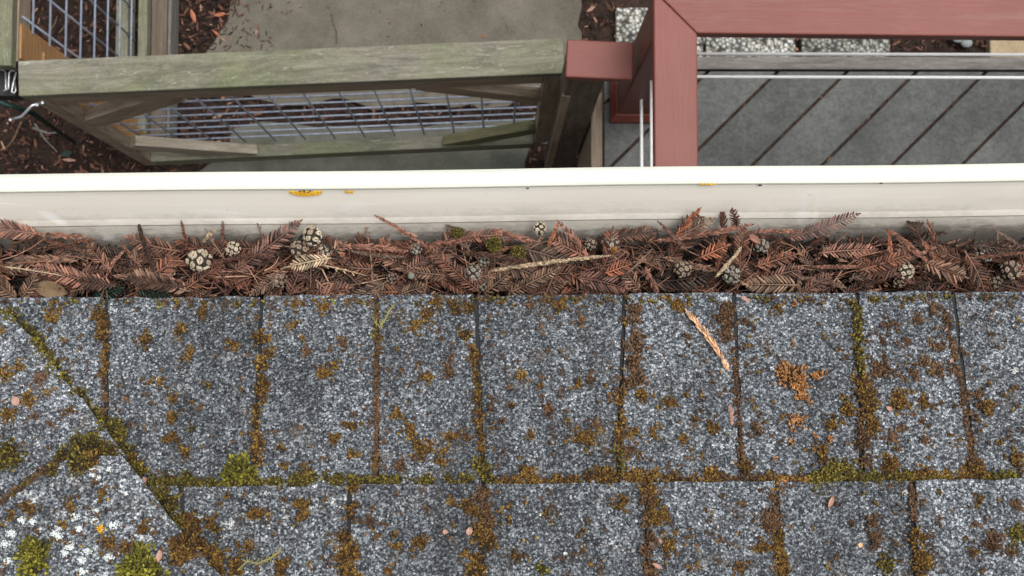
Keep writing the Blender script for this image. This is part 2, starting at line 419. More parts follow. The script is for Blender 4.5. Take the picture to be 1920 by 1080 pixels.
# ground litter (stuff)
def inpoly(x, y, poly):
    c = False; n_ = len(poly)
    for i in range(n_):
        x0, y0 = poly[i]; x1, y1 = poly[i-1]
        if (y0 > y) != (y1 > y) and x < (x1-x0)*(y-y0)/(y1-y0)+x0: c = not c
    return c
regions = [([(-260,-260),(455,-260),(440,20),(410,75),(385,110),(440,170),(540,195),(640,200),(1010,190),(1030,262),(1000,224),(545,226),(470,230),(425,285),(365,330),(340,620),(-260,620)], 17000),
           ([(1088,-200),(1158,-200),(1156,85),(1086,75)], 600),
           ([(985,262),(1105,235),(1120,420),(960,420)], 550),
           ([(1480,40),(1520,40),(1520,110),(1480,110)], 120), ([(1315,60),(1326,60),(1326,110),(1315,110)], 30),
           ([(1666,20),(1862,20),(1862,130),(1666,130)], 700), ([(1740,-200),(2300,-200),(2300,-12),(1740,-12)], 500)]
m = MB()
for poly, cnt in regions:
    xs = [p[0] for p in poly]; ys = [p[1] for p in poly]; k = 0
    while k < cnt:
        x = rnd.uniform(min(xs), max(xs)); y = rnd.uniform(min(ys), max(ys))
        if not inpoly(x, y, poly): 
            continue
        k += 1
        p = P(x, y, GD - rnd.uniform(.0, .03)); a = rnd.uniform(0, 6.28)
        d = Vector((math.cos(a), math.sin(a), rnd.uniform(-.25,.25)))
        L = rnd.choice((.008,.012,.016,.022,.035)) * rnd.uniform(.7,1.3); wd = L*rnd.uniform(.06,.32)
        m.blade(p, d, Vector((-d.y, d.x, rnd.uniform(-.5,.5))), L, wd, .3, rnd.uniform(-.2,.2))
for k in range(150):        # broad bark flakes in the corner beside the path
    x = rnd.gauss(375, 40); y = rnd.uniform(-80, 100)
    p = P(x, y, GD-.03); a = rnd.uniform(0, 6.28); d = Vector((math.cos(a), math.sin(a), rnd.uniform(-.2,.2)))
    m.blade(p, d, Vector((-d.y, d.x, rnd.uniform(-.5,.5))), rnd.uniform(.02,.045), rnd.uniform(.004,.010), .2, rnd.uniform(-.3,.3))
for k in range(260):        # strays on the path edge
    t = rnd.random(); x = rnd.gauss(430, 45); y = rnd.uniform(-100, 110)
    p = P(x, y, GD-.033); a = rnd.uniform(0, 6.28); d = Vector((math.cos(a), math.sin(a), .05))
    m.blade(p, d, Vector((-d.y, d.x, 0)), rnd.uniform(.008,.03), .004, .3)
for k in range(120):
    x = rnd.uniform(450, 1100); y = rnd.uniform(-60, 330)
    p = P(x, y, GD-.033); a = rnd.uniform(0, 6.28); d = Vector((math.cos(a), math.sin(a), .02))
    m.blade(p, d, Vector((-d.y, d.x, 0)), rnd.uniform(.004,.014), .003, .3)
tag(m.build('leaf_litter', M['chips']), kind='stuff')
tag(bpy.data.objects['leaf_litter'], 'brown redwood needles and bark bits covering the soil', 'leaf litter')

def bark(px, py, L, wd, ang, label, mat='chips_bright', d=GD-.035, name='bark_piece', cat='bark'):
    mm = MB(); n_ = 6; pts = []
    for i in range(n_+1):
        t = i/n_-.5; ww = wd*(1-(2*t)**2*.8)*rnd.uniform(.8,1.15)
        pts.append((t*L, ww/2, .004*math.sin(t*5)))
    vs = []
    for x, h, z in pts: vs += [(x, h, z), (x, 0, z+.003), (x, -h, z), (x, 0, z-.003)]
    fs = []
    for i in range(n_):
        for j in range(4): fs.append((i*4+j, i*4+(j+1)%4, (i+1)*4+(j+1)%4, (i+1)*4+j))
    fs += [(3,2,1,0), tuple(n_*4+j for j in range(4))]
    mm.add(vs, fs)
    o = mm.build(name, M[mat], mw=Matrix.Translation(P(px, py, d)) @ Matrix.Rotation(ang, 4, 'Z'))
    return tag(o, label, cat)
bark(362, 30, .05, .016, 1.9, 'orange bark flake on the litter left of the concrete path')
bark(412, 27, .045, .014, .1, 'orange bark flake at the edge of the concrete path')
bark(405, 62, .035, .010, 2.5, 'narrow pale bark flake just above the wooden gate')
bark(178, 45, .035, .01, 1.7, 'orange bark flake behind the wire fence panel')
bark(203, 55, .06, .012, 1.5, 'small green leaf behind the wire fence panel', 'needle_green', GD-.04, 'green_leaf', 'leaf')
bark(480, 60, .018, .012, 1.2, 'tiny pink leaf lying on the concrete path', 'leaf_pink', GD-.035, 'fallen_leaf', 'leaf')
bark(905, 68, .02, .007, .3, 'small rusty bark chip on the path above the gate rail')
bark(125, 288, .045, .02, .2, 'green leaf on the dark soil below the gate latch', 'needle_green', GD-.045, 'green_leaf', 'leaf')
bark(130, 300, .05, .012, -.1, 'pale curled bark on the dark soil at lower left', 'leaf_pink')
bark(1505, 60, .06, .008, 1.2, 'brown bark sliver between two pebbled pavers', 'chips_bright')
bark(1108, 17, .035, .012, .5, 'pale wood chip on mulch beside the red post', 'leaf_pink')
bark(1060, 300, .07, .016, 2.2, 'curled pinkish leaf on the mulch beneath the gate post', 'leaf_pink', GD-.04, 'fallen_leaf', 'leaf')
for x, y, rr, lb in ((1795, 72, 9, 'round grey pebble on mulch beyond the deck, left one of the pair'), (1812, 80, 10, 'oval grey pebble on mulch beyond the deck, right one of the pair')):
    mm = MB(); R = rr/F*GD
    me_pts = []
    for i in range(7):
        th = math.pi*i/6
        for j in range(10):
            ph = 2*math.pi*j/10
            me_pts.append((R*math.sin(th)*math.cos(ph)*1.2, R*math.sin(th)*math.sin(ph), R*.6*math.cos(th)))
    mm.add(me_pts, [(i*10+j, (i+1)*10+j, (i+1)*10+(j+1)%10, i*10+(j+1)%10) for i in range(6) for j in range(10)])
    o = mm.build('pebble', M['grey_pebble'], mw=Matrix.Translation(P(x, y, GD-.04)), smooth=True); tag(o, lb, 'pebble')
def twig(pts, d, r, mat, label, name='twig', cat='twig', parent=None):
    ws = [P(x, y, dd) for (x, y), dd in zip(pts, d if isinstance(d, list) else [d]*len(pts))]
    o0 = ws[0]
    mm = MB(); mm.tube([q-o0 for q in ws], r, 6, r*.5)
    o = mm.build(name, M[mat], parent, mw=Matrix.Translation(o0), smooth=True)
    if parent is None: tag(o, label, cat)
    return o
twig([(622,26),(626,45),(631,60),(631,82)], GD-.036, .003, 'wood_dark', 'thin brown twig lying on the concrete path above the gate rail')
twig([(65,232),(85,262),(108,285)], GD-.05, .004, 'wood_grey', 'pale grey twig lying on the soil below the latch')
twig([(62,240),(90,250),(118,248)], GD-.06, .005, 'wood_grey', 'thick pale stick crossing a twig below the latch')
twig([(40,228),(25,262),(8,282)], GD-.05, .003, 'leaf_brown', 'thin tan stem at the far left of the soil')
twig([(110,62),(125,45),(131,36)], GD-.05, .003, 'leaf_brown', 'curved tan stem on litter behind the wire fence')
twig([(92,60),(103,44),(107,30)], GD-.05, .003, 'leaf_brown', 'short tan stem on litter behind the wire fence')

# ------------------------------------------------------------------ deck
DD = 3.70; DZ = ZC - DD
dx0 = P(1133, 250, DD).x; dy1 = P(1400, 106, DD).y; dx1 = 2.9; dy0 = -.30
deck = empty('deck', (dx0, dy0, DZ), 'grey stained deck of diagonal boards inside the red railing', 'deck')
def clip(poly, ax, lim, sgn):
    out = []
    for i in range(len(poly)):
        a = poly[i-1]; b = poly[i]
        ia = (a[ax]-lim)*sgn >= 0; ib = (b[ax]-lim)*sgn >= 0
        if ia != ib:
            t = (lim-a[ax])/(b[ax]-a[ax]); out.append((a[0]+(b[0]-a[0])*t, a[1]+(b[1]-a[1])*t))
        if ib: out.append(b)
    return out
g0 = P(1597, 126, DD); g1 = P(1414, 306, DD); dv = (g0-g1).normalized()     # direction of a joint
nv = Vector((dv.y, -dv.x, 0)); pitch = 92.6/F*DD; gap = .0074
c0 = g0.dot(nv)
rim = .036
for k in range(-22, 30):
    a = c0 + k*pitch + gap/2; b = a + pitch - gap
    q = [nv*a - dv*5, nv*b - dv*5, nv*b + dv*5, nv*a + dv*5]
    poly = [(v_.x, v_.y) for v_ in q]
    for ax, lim, sg in ((0, dx0, 1), (0, dx1, -1), (1, dy0, 1), (1, dy1-rim-.006, -1)):
        if poly: poly = clip(poly, ax, lim, sg)
    if len(poly) < 3: continue
    ar = sum(poly[i-1][0]*poly[i][1]-poly[i][0]*poly[i-1][1] for i in range(len(poly)))
    if ar < 0: poly.reverse()
    mm = MB(); mm.prism(poly, DZ-.036, DZ + rnd.uniform(-.0008,.0008))
    o = mm.build('deck_board', M['deck'], deck, bevel=.003)
mm = MB(); mm.box((0,-rim,-.14),(dx1-dx0,0,.0))
mm.build('rim_board', M['wood_grey'], deck, Matrix.Translation((dx0, dy1, DZ+.001)), bevel=.003)
xr0 = P(1108, 250, DD+.02).x
mm = MB(); mm.box((-.17, -.033, 0), (0,0,0)) if False else None
mm = MB(); mm.box((0, -(dx0-.004-xr0), -.62),(dy1-dy0-.1, 0, 0))
mm.build('rim_board', M['wood_brown'], deck, frame(Vector((xr0, dy0, DZ-.012)), (0,1,0)), bevel=.004)
mm = MB(); mm.box((dx0+.01, dy0, DZ-.034), (dx1-.01, dy1-rim-.012, DZ-.012)); mm.build('joist_debris', M['gap_dirt'], deck)
mm = MB()
for k in range(-12, 26):
    for i in range(150):
        t = rnd.uniform(-1.2, 1.6); p = nv*(c0 + k*pitch + rnd.uniform(-.003,.003)) + dv*(t + g0.dot(dv)); p.z = DZ - rnd.uniform(.001,.011)
        if not (dx0+.02 < p.x < dx1-.02 and dy0 < p.y < dy1-.05): continue
        d = dv*rnd.choice((-1,1)) + Vector((rnd.uniform(-.3,.3), rnd.uniform(-.3,.3), rnd.uniform(-.1,.1)))
        mm.blade(p, d, nv, rnd.uniform(.008,.025), .0025, .4)
tag(mm.build('gap_litter', M['chips'], deck), kind='stuff')

# ------------------------------------------------------------------ red railing
RD = 2.78; RZ = ZC - RD
ci = P(1307, 62, RD)      # inner corner of the mitre
hw = .0915
th_l = .038
rail = empty('deck_railing', (ci.x+hw/2-hw, ci.y+hw/2, DZ), 'red painted deck railing with mitred top rails and white rods', 'railing')
rt = math.radians(-.5)
# far rail, local x to the right
mm = MB(); Lr = 2.4
mm.add([(0,0,-th_l),(Lr,0,-th_l),(Lr,hw,-th_l),(-hw,hw,-th_l),(0,0,0),(Lr,0,0),(Lr,hw,0),(-hw,hw,0)], [(0,3,2,1),(4,5,6,7),(0,1,5,4),(1,2,6,5),(2,3,7,6),(3,0,4,7)])
mf = Matrix.Translation(ci) @ Matrix.Rotation(rt, 4, 'Z')
mm.build('top_rail', M['red_worn'], rail, mf, bevel=.003)
# side rail, local x towards the house
mm = MB(); Ls = ci.y - dy0
mm.add([(.0008,-hw-.0,-th_l)] , [])
mm = MB(); e_ = .0008
mm.add([(-hw+e_, -hw, -th_l),(Ls,-hw,-th_l),(Ls,0,-th_l),(e_,0,-th_l),(-hw+e_,-hw,0),(Ls,-hw,0),(Ls,0,0),(e_,0,0)], [(0,3,2,1),(4,5,6,7),(0,1,5,4),(1,2,6,5),(2,3,7,6),(3,0,4,7)])
ms = frame(ci, (-.0006,-1,0))
mm.build('top_rail', M['red'], rail, ms, bevel=.003)
# post
pc = Vector((ci.x - hw/2, ci.y + hw/2 - .006, 0)); ph = .046
mm = MB(); mm.box((0, -ph, -ph), (RZ-th_l-.001-DZ, ph, ph))
mm.build('post', M['red_dark'], rail, frame(Vector((pc.x, pc.y, DZ)), (0,0,1), Vector((1,0,0))), bevel=.004)
fl = .064
mm = MB(); mm.box((-fl,-fl,0),(fl,fl,.028)); mm.add([(-fl,-fl,.028),(fl,-fl,.028),(fl,fl,.028),(-fl,fl,.028),(-ph-.004,-ph-.004,.05),(ph+.004,-ph-.004,.05),(ph+.004,ph+.004,.05),(-ph-.004,ph+.004,.05)], [(0,1,5,4),(1,2,6,5),(2,3,7,6),(3,0,4,7),(4,5,6,7)])
mm.build('post_base', M['red_dark'], rail, Matrix.Translation((pc.x, pc.y, DZ+.001)), bevel=.003)
# rods along the far side and along the left side
for d_, y_ in ((3.13, 101), (3.38, 144)):
    a = P(1312, y_, d_); 
    mm = MB(); mm.tube([(0,0,0),(2.4,0,0)], .0042, 8)
    mm.build('rod', M['white_rod'], rail, Matrix.Translation((pc.x+ph-.002, a.y, a.z)) @ Matrix.Rotation(math.radians(-.05), 4, 'Z'), smooth=True)
for d_, x_ in ((3.22, 1222), (3.45, 1203)):
    a = P(x_, 300, d_)
    mm = MB(); mm.tube([(0,0,0),(pc.y-ph-dy0+.004,0,0)], .0042, 8)
    mm.build('rod', M['white_rod'], rail, frame(Vector((a.x, pc.y-ph+.002, a.z)), (0,-1,0)), smooth=True)

# ------------------------------------------------------------------ gate post with red cap
PZ = ZC - 3.05
gp = empty('gate_post', P(1062, 270, GD), 'dark damp wooden gate post capped with a short red board', 'post')
a = P(1062, 146, 3.09); b = P(1187, 150, 3.09)
mm = MB(); Lc = 127/F*3.05
mm.box((0,0,-.036),(Lc,.088,0))
mm.build('cap_board', M['red'], gp, Matrix.Translation(P(1060.5, 144, 3.05)) @ Matrix.Rotation(math.radians(-2.5), 4, 'Z'), bevel=.003)
pb = P(1064, 152, 3.12)
mm = MB(); mm.box((0,0,.002),(ZC-3.087,.0895,.088))
mm.build('post', M['wood_dark'], gp, frame(Vector((pb.x, pb.y, 0)), (0,0,1), Vector((0,1,0))), bevel=.004)
mm = MB(); mm.box((0,0,-.010),(ZC-3.3,.022,-.002)); 
mm.build('edge_batten', M['wood_brown'], gp, frame(Vector((pb.x-.005, pb.y+.01, 0)), (0,0,1), Vector((0,1,0))))

# ------------------------------------------------------------------ gate
g0_ = P(34, 147, 3.45); g1_ = P(1057, 104, 3.45)
G = frame(g0_, g1_-g0_); GL = (g1_-g0_).length
gate = empty('garden_gate', (g0_.x, g0_.y, GD*0+ZC-4.66), 'weathered wooden gate with galvanised wire mesh and corner braces', 'gate')
def gboard(name, a, b, th0, th1, wd, mat, bevel=.003):
    """board in the gate plane from a to b (x,z), wd wide, between y th0..th1"""
    A = G @ Vector((a[0], 0, a[1])); B = G @ Vector((b[0], 0, b[1]))
    yv = (G.to_3x3() @ Vector((0,1,0)))
    x = (B-A).normalized(); z = x.cross(yv)
    mw = Matrix((x, yv, z)).transposed().to_4x4(); mw.translation = A
    mm = MB(); mm.box((0, th0, -wd/2), ((B-A).length, th1, wd/2))
    return mm.build(name, M[mat], gate, mw, bevel=bevel)
gboard('cap_rail', (0,-.019), (GL,-.019), -.0465, .0465, .038, 'wood_green')
y0_, y1_ = -.045, -.007
gboard('top_rail', (.055,-.082), (GL-.053,-.082), y0_, y1_, .086, 'wood_brown')
gboard('stile', (.031,-.039), (.031,-1.21), y0_, y1_, .046, 'wood_brown')
gboard('stile', (.030,-.039), (.030,-1.19), y1_+.001, .046, .040, 'wood_orange')
gboard('stile', (GL-.029,-.039), (GL-.029,-1.17), y0_, y1_, .046, 'wood_brown')
gboard('bottom_rail', (.055,-1.15), (GL-.053,-1.12), y0_-.004, y1_-.002, .089, 'wood_green')
bt0, bt1 = -.0435, -.009
gboard('brace', (.056,-.44), (.37,-.13), bt0, bt1, .09, 'wood_brown')
gboard('brace', (.40,-1.12), (.056,-.85), bt0+.001, bt1, .085, 'wood_tan')
gboard('brace', (GL-.055,-.38), (GL-.38,-.128), bt0, bt1, .07, 'wood_brown')
gboard('brace', (GL-.34,-1.09), (GL-.055,-.88), bt0+.001, bt1, .08, 'moss_rail')
for k in range(14):
    x = .085 + k*.1016
    if x > GL-.055: break
    mm = MB(); mm.tube([G @ Vector((x, -.002, -.06)), G @ Vector((x, -.002, -1.07))], .0029, 6)
    mm.build('mesh_wire', M['galv'], gate, smooth=True)
for k in range(10):
    z = -.085 - k*.1016
    mm = MB(); mm.tube([G @ Vector((.055, .003, z)), G @ Vector((GL-.052, .003, z))], .0029, 6)
    mm.build('mesh_wire', M['galv'], gate, smooth=True)
# hinge pins on the right stile, seen as silver heads
for (x, y, d_) in ((1058, 160, 3.70), (1031, 262, 4.5)):
    a = P(x, y, d_)
    mm = MB(); mm.tube([(0,0,.01),(0,0,-.05)], .007, 10); mm.box((-.03,-.012,-.045),(0,.002,-.012))
    mm.build('hinge', M['hinge_zinc'], gate, Matrix.Translation(a), smooth=False, bevel=.002)
# latch: silver handle
h0, h1, h2 = P(82, 191, 3.50), P(60, 198, 3.48), P(41, 218, 3.50); h3 = P(20, 225, 3.52)
mm = MB(); mm.tube([h0, h1, h1.lerp(h2,.5), h2, h2.lerp(h3,.5), h3], .0042, 8)
hd = mm.build('latch_handle', M['steel'], gate, smooth=True)
for q in (P(80,193,3.47), P(70,197,3.47), P(20,225,3.50)):
    mm = MB(); mm.tube([q+Vector((0,0,.003)), q-Vector((0,0,.003))], .0038, 8); mm.build('rivet', M['steel'], hd)
# black latch plate on the fence side with bent steel hasps
lp = empty('gate_latch', P(15,150,3.55), 'black latch box with bent steel hasps left of the gate rail', 'latch')
a = P(-30,180,3.56); b = P(31,118,3.56)
mm = MB(); mm.box((a.x,a.y,ZC-3.62),(b.x,b.y,ZC-3.56)); mm.build('latch_plate', M['black'], lp, bevel=.003)
for pts in ([(0,131),(8,131),(11,137),(11,168),(6,171)], [(30,134),(22,131),(17,137),(16,166),(10,170)], [(29,131),(30,137),(24,160),(22,172),(26,175),(30,170),(27,152)]):
    mm = MB(); mm.tube([P(x,y,3.53) for x,y in pts], .0026, 6); mm.build('hasp', M['steel'], lp, smooth=True)
# green pipe behind the latch
o = twig([(-160,118),(10,194),(60,212),(140,268)], [3.9,3.9,3.95,4.6], .012, 'green_pipe', 'dark green pipe running behind the gate latch', 'pipe', 'pipe')

# ------------------------------------------------------------------ fence panel at top left (runs away from the house)
FX = -1.262
fence = empty('wire_fence', (FX-.02, .85, 0.02), 'weathered wooden fence panel with wire mesh at upper left', 'fence')
yA = P(30, 110, 3.45).y - .005; yB = 2.1
def fboard(name, x0, x1, y0, y1, z0, z1, mat, parent=fence, bv=.003):
    mm = MB(); mm.box((0, -(x1-x0), 0), (y1-y0, 0, z1-z0))
    return mm.build(name, M[mat], parent, frame(Vector((x0, y0, z0)), (0,1,0)), bevel=bv)
ft = ZC-3.42
fboard('cap_rail', FX-.095, FX-.004, yA-.02, yB, ft-.038, ft, 'wood_green')
fboard('top_rail', FX-.045, FX-.002, yA, yB, ft-.128, ft-.040, 'wood_brown')
fboard('bottom_rail', FX-.045, FX-.004, yA, yB, .23, .32, 'wood_green')
fboard('kick_board', FX+.008, FX+.040, yA, yB, .10, .24, 'wood_green')
fboard('kick_board', FX+.044, FX+.098, yA, yB, .10, .20, 'wood_dark')
fboard('edge_batten', FX+.0985, FX+.110, yA, yB, .08, .19, 'wood_grey')
fboard('post', FX-.095, FX-.006, yA-.0, yA+.085, 0, ft-.04, 'wood_brown')
fboard('stile', FX-.038, FX+.003, yA+.01, .905, .05, ft-.05, 'wood_orange')
fboard('stile', FX+.0035, FX+.012, yA+.01, .865, .05, ft-.20, 'wood_orange')
for k in range(8):
    z = ZC-3.545-k*.1345
    mm = MB(); mm.tube([(FX+.006, .895, z),(FX+.006, yB, z)], .0034, 6); mm.build('mesh_wire', M['galv'], fence, smooth=True)
for k in range(12):
    y = .925+k*.1016
    mm = MB(); mm.tube([(FX+.001, y, ft-.06),(FX+.001, y, .25)], .0034, 6); mm.build('mesh_wire', M['galv'], fence, smooth=True)

# ------------------------------------------------------------------ house: roof plane
TH = math.radians(20); RZR = math.radians(.42)
EV = P(960, 560, 1.0)        # point on the eave
ex = Vector((math.cos(RZR), math.sin(RZR), 0)); ey = Vector((-math.sin(RZR), math.cos(RZR), 0))
us = (-ey*math.cos(TH) + Vector((0,0,1))*math.sin(TH))          # up the slope
nr = ex.cross(-us).normalized()
if nr.z < 0: nr = -nr
RB = Matrix((ex, -us, nr)).transposed().to_4x4(); RB.translation = EV      # local x along eave, y down-slope, z normal
RBi = RB.inverted()
def R(px, py, h=0.):
    """local roof coordinates (x, y) at height h above the deck plane for a pixel"""
    o = RBi @ Vector((0,0,ZC)); d = (RBi.to_3x3() @ (RM @ Vector((px-960, -(py-540), -F))))
    t = (h - o.z)/d.z; q = o + d*t
    return (q.x, q.y)
EXP = .1444
house = empty('house', (0, -1.2, 0), 'house with a mossy grey asphalt shingle roof', 'house')
mm = MB(); mm.box((-1.9,-2.2,-.02),(3.2,-.012,-.009)); mm.build('roof_deck', M['underlay'], house, RB)
mm = MB(); mm.box((-1.9,-.030,-.20),(3.2,-.012,-.021)); 
fz = EV.z
mm = MB(); mm.box((-1.9,-.055,-.22),(3.2,-.037,-.034)); mm.build('fascia', M['siding'], house, Matrix.Translation(EV) @ Matrix.Rotation(RZR,4,'Z'))
mm = MB(); mm.box((-1.5,-.50,-EV.z+.0),(3.2,-.38,-.20)); mm.build('wall', M['siding'], house, Matrix.Translation(EV) @ Matrix.Rotation(RZR,4,'Z'))
mm = MB(); mm.box((-1.7,-.385,-.235),(3.2,-.055,-.222)); mm.build('soffit', M['siding'], house, Matrix.Translation(EV) @ Matrix.Rotation(RZR,4,'Z'))

def hsurf(k, y):
    """height of the upper face of course k (0 = lowest) at local y (0 at eave, negative up the slope)"""
    s = -y - k*EXP
    return .0085 - .0042*s/EXP
seams = {0: [-120, 197, 490, 706, 892, 1172, 1378, 1610, 1790, 2060], 1: [-60, 340, 655, 908, 1212, 1458, 1714, 1990],
         2: [-100, 250, 480, 800, 1060, 1330, 1620, 1900]}
tops = {0: [-120, 197, 474, 706, 906, 1160, 1394, 1622, 1838, 2080], 1: [-60, 345, 652, 895, 1222, 1470, 1722, 1990]}
high = {0: [1,0,1,1,0,1,0,1,0,1], 1: [1,0,1,0,1,0,1,0,1], 2: [0,1,0,1,0,1,0,1]}
rows = {0: (565, 912), 1: (912, 1262), 2: (1262, 1640)}
def course(k, xs_b, xs_t, hi, vis=True):
    y0 = -k*EXP; y1 = -(k+1)*EXP - .05
    base = MB(); n_ = 60; X0, X1 = xs_b[0], xs_b[-1]
    co = None
    vs = []; fs = []
    for i in range(n_+1):
        x = X0 + (X1-X0)*i/n_
        ye = y0 + .0012*wob(x, k, 40) - .001
        zt0 = hsurf(k, y0) - .0032; zt1 = hsurf(k, y1) - .0032
        vs += [(x, ye, zt0-.0022), (x, ye, zt0), (x, y1, zt1), (x, y1, zt1-.0022)]
    for i in range(n_):
        for j in range(4):
            a = i*4+j; b = i*4+(j+1)%4
            fs.append((a, a+4, b+4, b))
    base.add(vs, fs)
    par = base.build('shingle_course', M['underlay'], house, RB)
    for i in range(len(xs_b)-1):
        if hi[i % len(hi)] == 0: up = -.0018
        else: up = 0
        tb = MB(); K = 26
        a0, b0, a1, b1 = xs_b[i]+.0016, xs_b[i+1]-.0016, xs_t[i]+.0016, xs_t[i+1]-.0016
        bot = []; 
        NX = 24
        def pt(s, t):
            y = y0 + (y1-y0)*t; tt = min(1, -(y-y0)/EXP)
            xa = a0 + (a1-a0)*tt + .0016*wob(y, i+k*9, 60); xb = b0 + (b1-b0)*tt + .0016*wob(y, i+k*9+.5, 60)
            x = xa + (xb-xa)*s
            yy = y + (.0016*wob(x, k, 55) if t == 0 else 0)
            z = hsurf(k, y) + up + .0008*wob(x*1., y, 12, 2)
            return (x, yy, z)
        g = [[pt(s/NX, t/K) for s in range(NX+1)] for t in range(K+1)]
        vs = [q for row in g for q in row]; nv_ = len(vs); fs = []
        for t in range(K):
            for s in range(NX):
                a = t*(NX+1)+s; fs.append((a, a+NX+1, a+NX+2, a+1))
        ring = [s for s in range(NX+1)] + [t*(NX+1)+NX for t in range(1,K+1)] + [K*(NX+1)+s for s in range(NX-1,-1,-1)] + [t*(NX+1) for t in range(K-1,0,-1)]
        low = [(vs[r_][0], vs[r_][1], vs[r_][2]-.0034-up) for r_ in ring]
        vs += low; n_r = len(ring)
        for j in range(n_r):
            fs.append((ring[j], ring[(j+1)%n_r], nv_+(j+1)%n_r, nv_+j))
        tb.add(vs, fs)
        md = M['shingle'] if hi[i % len(hi)] else M['shingle_dark']
        if k == 0 and i == 1: md = M['shingle_dark']
        if k == 1 and i == 3: md = M['shingle_lichen']
        tb.build('shingle_tab', md, par, RB)
for k in (0, 1):
    yb, yt = rows[k]
    xb = [R(x, yb, .008)[0] for x in seams[k]]; xt = [R(x, yt, .008)[0] for x in tops[k]]
    xb = [xb[0]-.45, xb[0]-.2] + xb + [xb[-1]+.12, xb[-1]+.3, xb[-1]+.5, xb[-1]+.75]; xt = [xt[0]-.45, xt[0]-.2] + xt + [xt[-1]+.12, xt[-1]+.3, xt[-1]+.5, xt[-1]+.75]
    course(k, xb, xt, [1,0]+high[k][:len(seams[k])-1]+[0,1,0,1])
r2 = random.Random(3)
for k in range(2, 9):
    x = -1.5; xs = [x]
    while x < 2.2: x += r2.uniform(.07,.15); xs.append(x)
    course(k, xs, xs, [1,0])
# drip edge under the lowest course
mm = MB(); mm.box((-1.9,-.06,-.006),(3.2,-.006,-.003)); mm.box((-1.9,-.0105,-.03),(3.2,-.0095,-.0065)); mm.build('drip_edge', M['black'], house, RB)

# hip caps at lower left
def hipcap(pix, h0, h1, label=None, mat='shingle_lichen'):
    """pix: outline on the near roof plane; lifted cap sheet"""
    pts = [R(x, y, h0) for x, y in pix]
    ar = sum(pts[i-1][0]*pts[i][1]-pts[i][0]*pts[i-1][1] for i in range(len(pts)))
    if ar < 0: pts.reverse()
    out = []
    for i in range(len(pts)):
        a = Vector(pts[i-1]); b = Vector(pts[i]); n_ = max(1, int((b-a).length/.008))
        for j in range(n_):
            q = a.lerp(b, j/n_); out.append((q.x + .0022*wob(q.x,q.y,60), q.y + .0022*wob(q.y,q.x,60,4)))
    mm = MB(); mm.prism(out, h1-.0085, h1)
    return mm.build('hip_cap', M[mat], house, RB)
hipcap([(8,576),(60,632),(128,718),(196,800),(232,856),(120,905),(20,975),(-250,1100),(-500,860),(-260,600),(-60,566),(0,566)], .0140, .0145, mat='shingle')
hipcap([(228,858),(250,882),(276,914),(330,985),(376,1032),(440,1110),(560,1250),(300,1500),(-100,1500),(-420,1200),(-250,1090),(0,938),(60,896),(104,866),(170,856)], .0225, .0230)
hipcap([(640,1330),(760,1480),(700,1900),(300,1900),(100,1560),(440,1330)], .025, .0255)

# ------------------------------------------------------------------ moss
def surf_h(px, py):
    if py < 912: 
        k = 0
    else: k = 1
    h = .0085
    # hip caps
    if inpoly(px, py, [(8,576),(60,632),(128,718),(196,800),(232,856),(120,905),(20,975),(-250,1100),(-500,860),(-260,600),(-60,566)]): h = .0135
    if inpoly(px, py, [(228,858),(250,882),(276,914),(330,985),(376,1032),(440,1110),(-250,1300),(-250,1090),(0,938),(60,896),(104,866)]): return .0230
    if h > .01: return h
    x, y = R(px, py, .007)
    return hsurf(k, y) + .0004
def grain(mb, p, d, r, el):
    """a moss tip: small pointed bud"""
    d = d.normalized(); a = d.orthogonal().normalized(); b = d.cross(a); ph = rnd.uniform(0, 6.28)
    ring1 = []; ring2 = []
    n_ = 5
    for j in range(n_):
        th = ph + 2*math.pi*j/n_; o = a*math.cos(th) + b*math.sin(th)
        ring1.append(p + o*r*.75); ring2.append(p + d*r*el*.6 + o*r)
    vs = ring1 + ring2 + [p + d*r*el*1.35]
    fs = [(j, (j+1)%n_, n_+(j+1)%n_, n_+j) for j in range(n_)] + [(n_+j, n_+(j+1)%n_, 2*n_) for j in range(n_)]
    mb.add(vs, fs)
PXM = 1/F     # metres per pixel at 1 m
def moss_blob(mb, px, py, r, hfac=.75, gr=.00080, dens=1.0, origin=None, el=2.2):
    h0 = surf_h(px, py); c = R(px, py, h0); Rm = r*PXM*.96
    n_ = int(dens * (r*r*3.14) / 12) + 4
    sd_ = rnd.uniform(0, 99)
    lob = rnd.randint(3, 6)
    for i in range(n_):
        a = rnd.uniform(0, 6.283); q = math.sqrt(rnd.random())
        edge = 1 + .28*math.sin(lob*a + sd_) + .22*noise.noise(Vector((math.cos(a)*1.5, math.sin(a)*1.5, sd_))) 
        rr = q*Rm*edge
        x = c[0] + math.cos(a)*rr; y = c[1] + math.sin(a)*rr
        hh = Rm*hfac*(1-q*q)
        p = Vector((x, y, h0 + hh*rnd.uniform(.75,1.1) - .0004))
        d = Vector((math.cos(a)*q*1.3 + rnd.uniform(-.6,.6), math.sin(a)*q*1.3 + rnd.uniform(-.6,.6), 1))
        g = gr*rnd.uniform(.6,1.25)
        if origin: p = p - origin
        grain(mb, p, d, g, el*rnd.uniform(.7,1.3))
    # dark peat body under the tips
    if r > 4.5:
        vs = [(c[0], c[1], h0 + Rm*hfac*.62)]
        for rg, hz in ((.55,.5),(.85,.0)):
            for j in range(10):
                a = 6.283*j/10
                vs.append((c[0]+math.cos(a)*Rm*rg, c[1]+math.sin(a)*Rm*rg, h0 + Rm*hfac*hz - .0006))
        fs = [(0, 1+j, 1+(j+1)%10) for j in range(10)] + [(1+j, 11+j, 11+(j+1)%10, 1+(j+1)%10) for j in range(10)]
        if origin: vs = [tuple(Vector(v_)-origin) for v_ in vs]
        mb.add(vs, fs, 1)
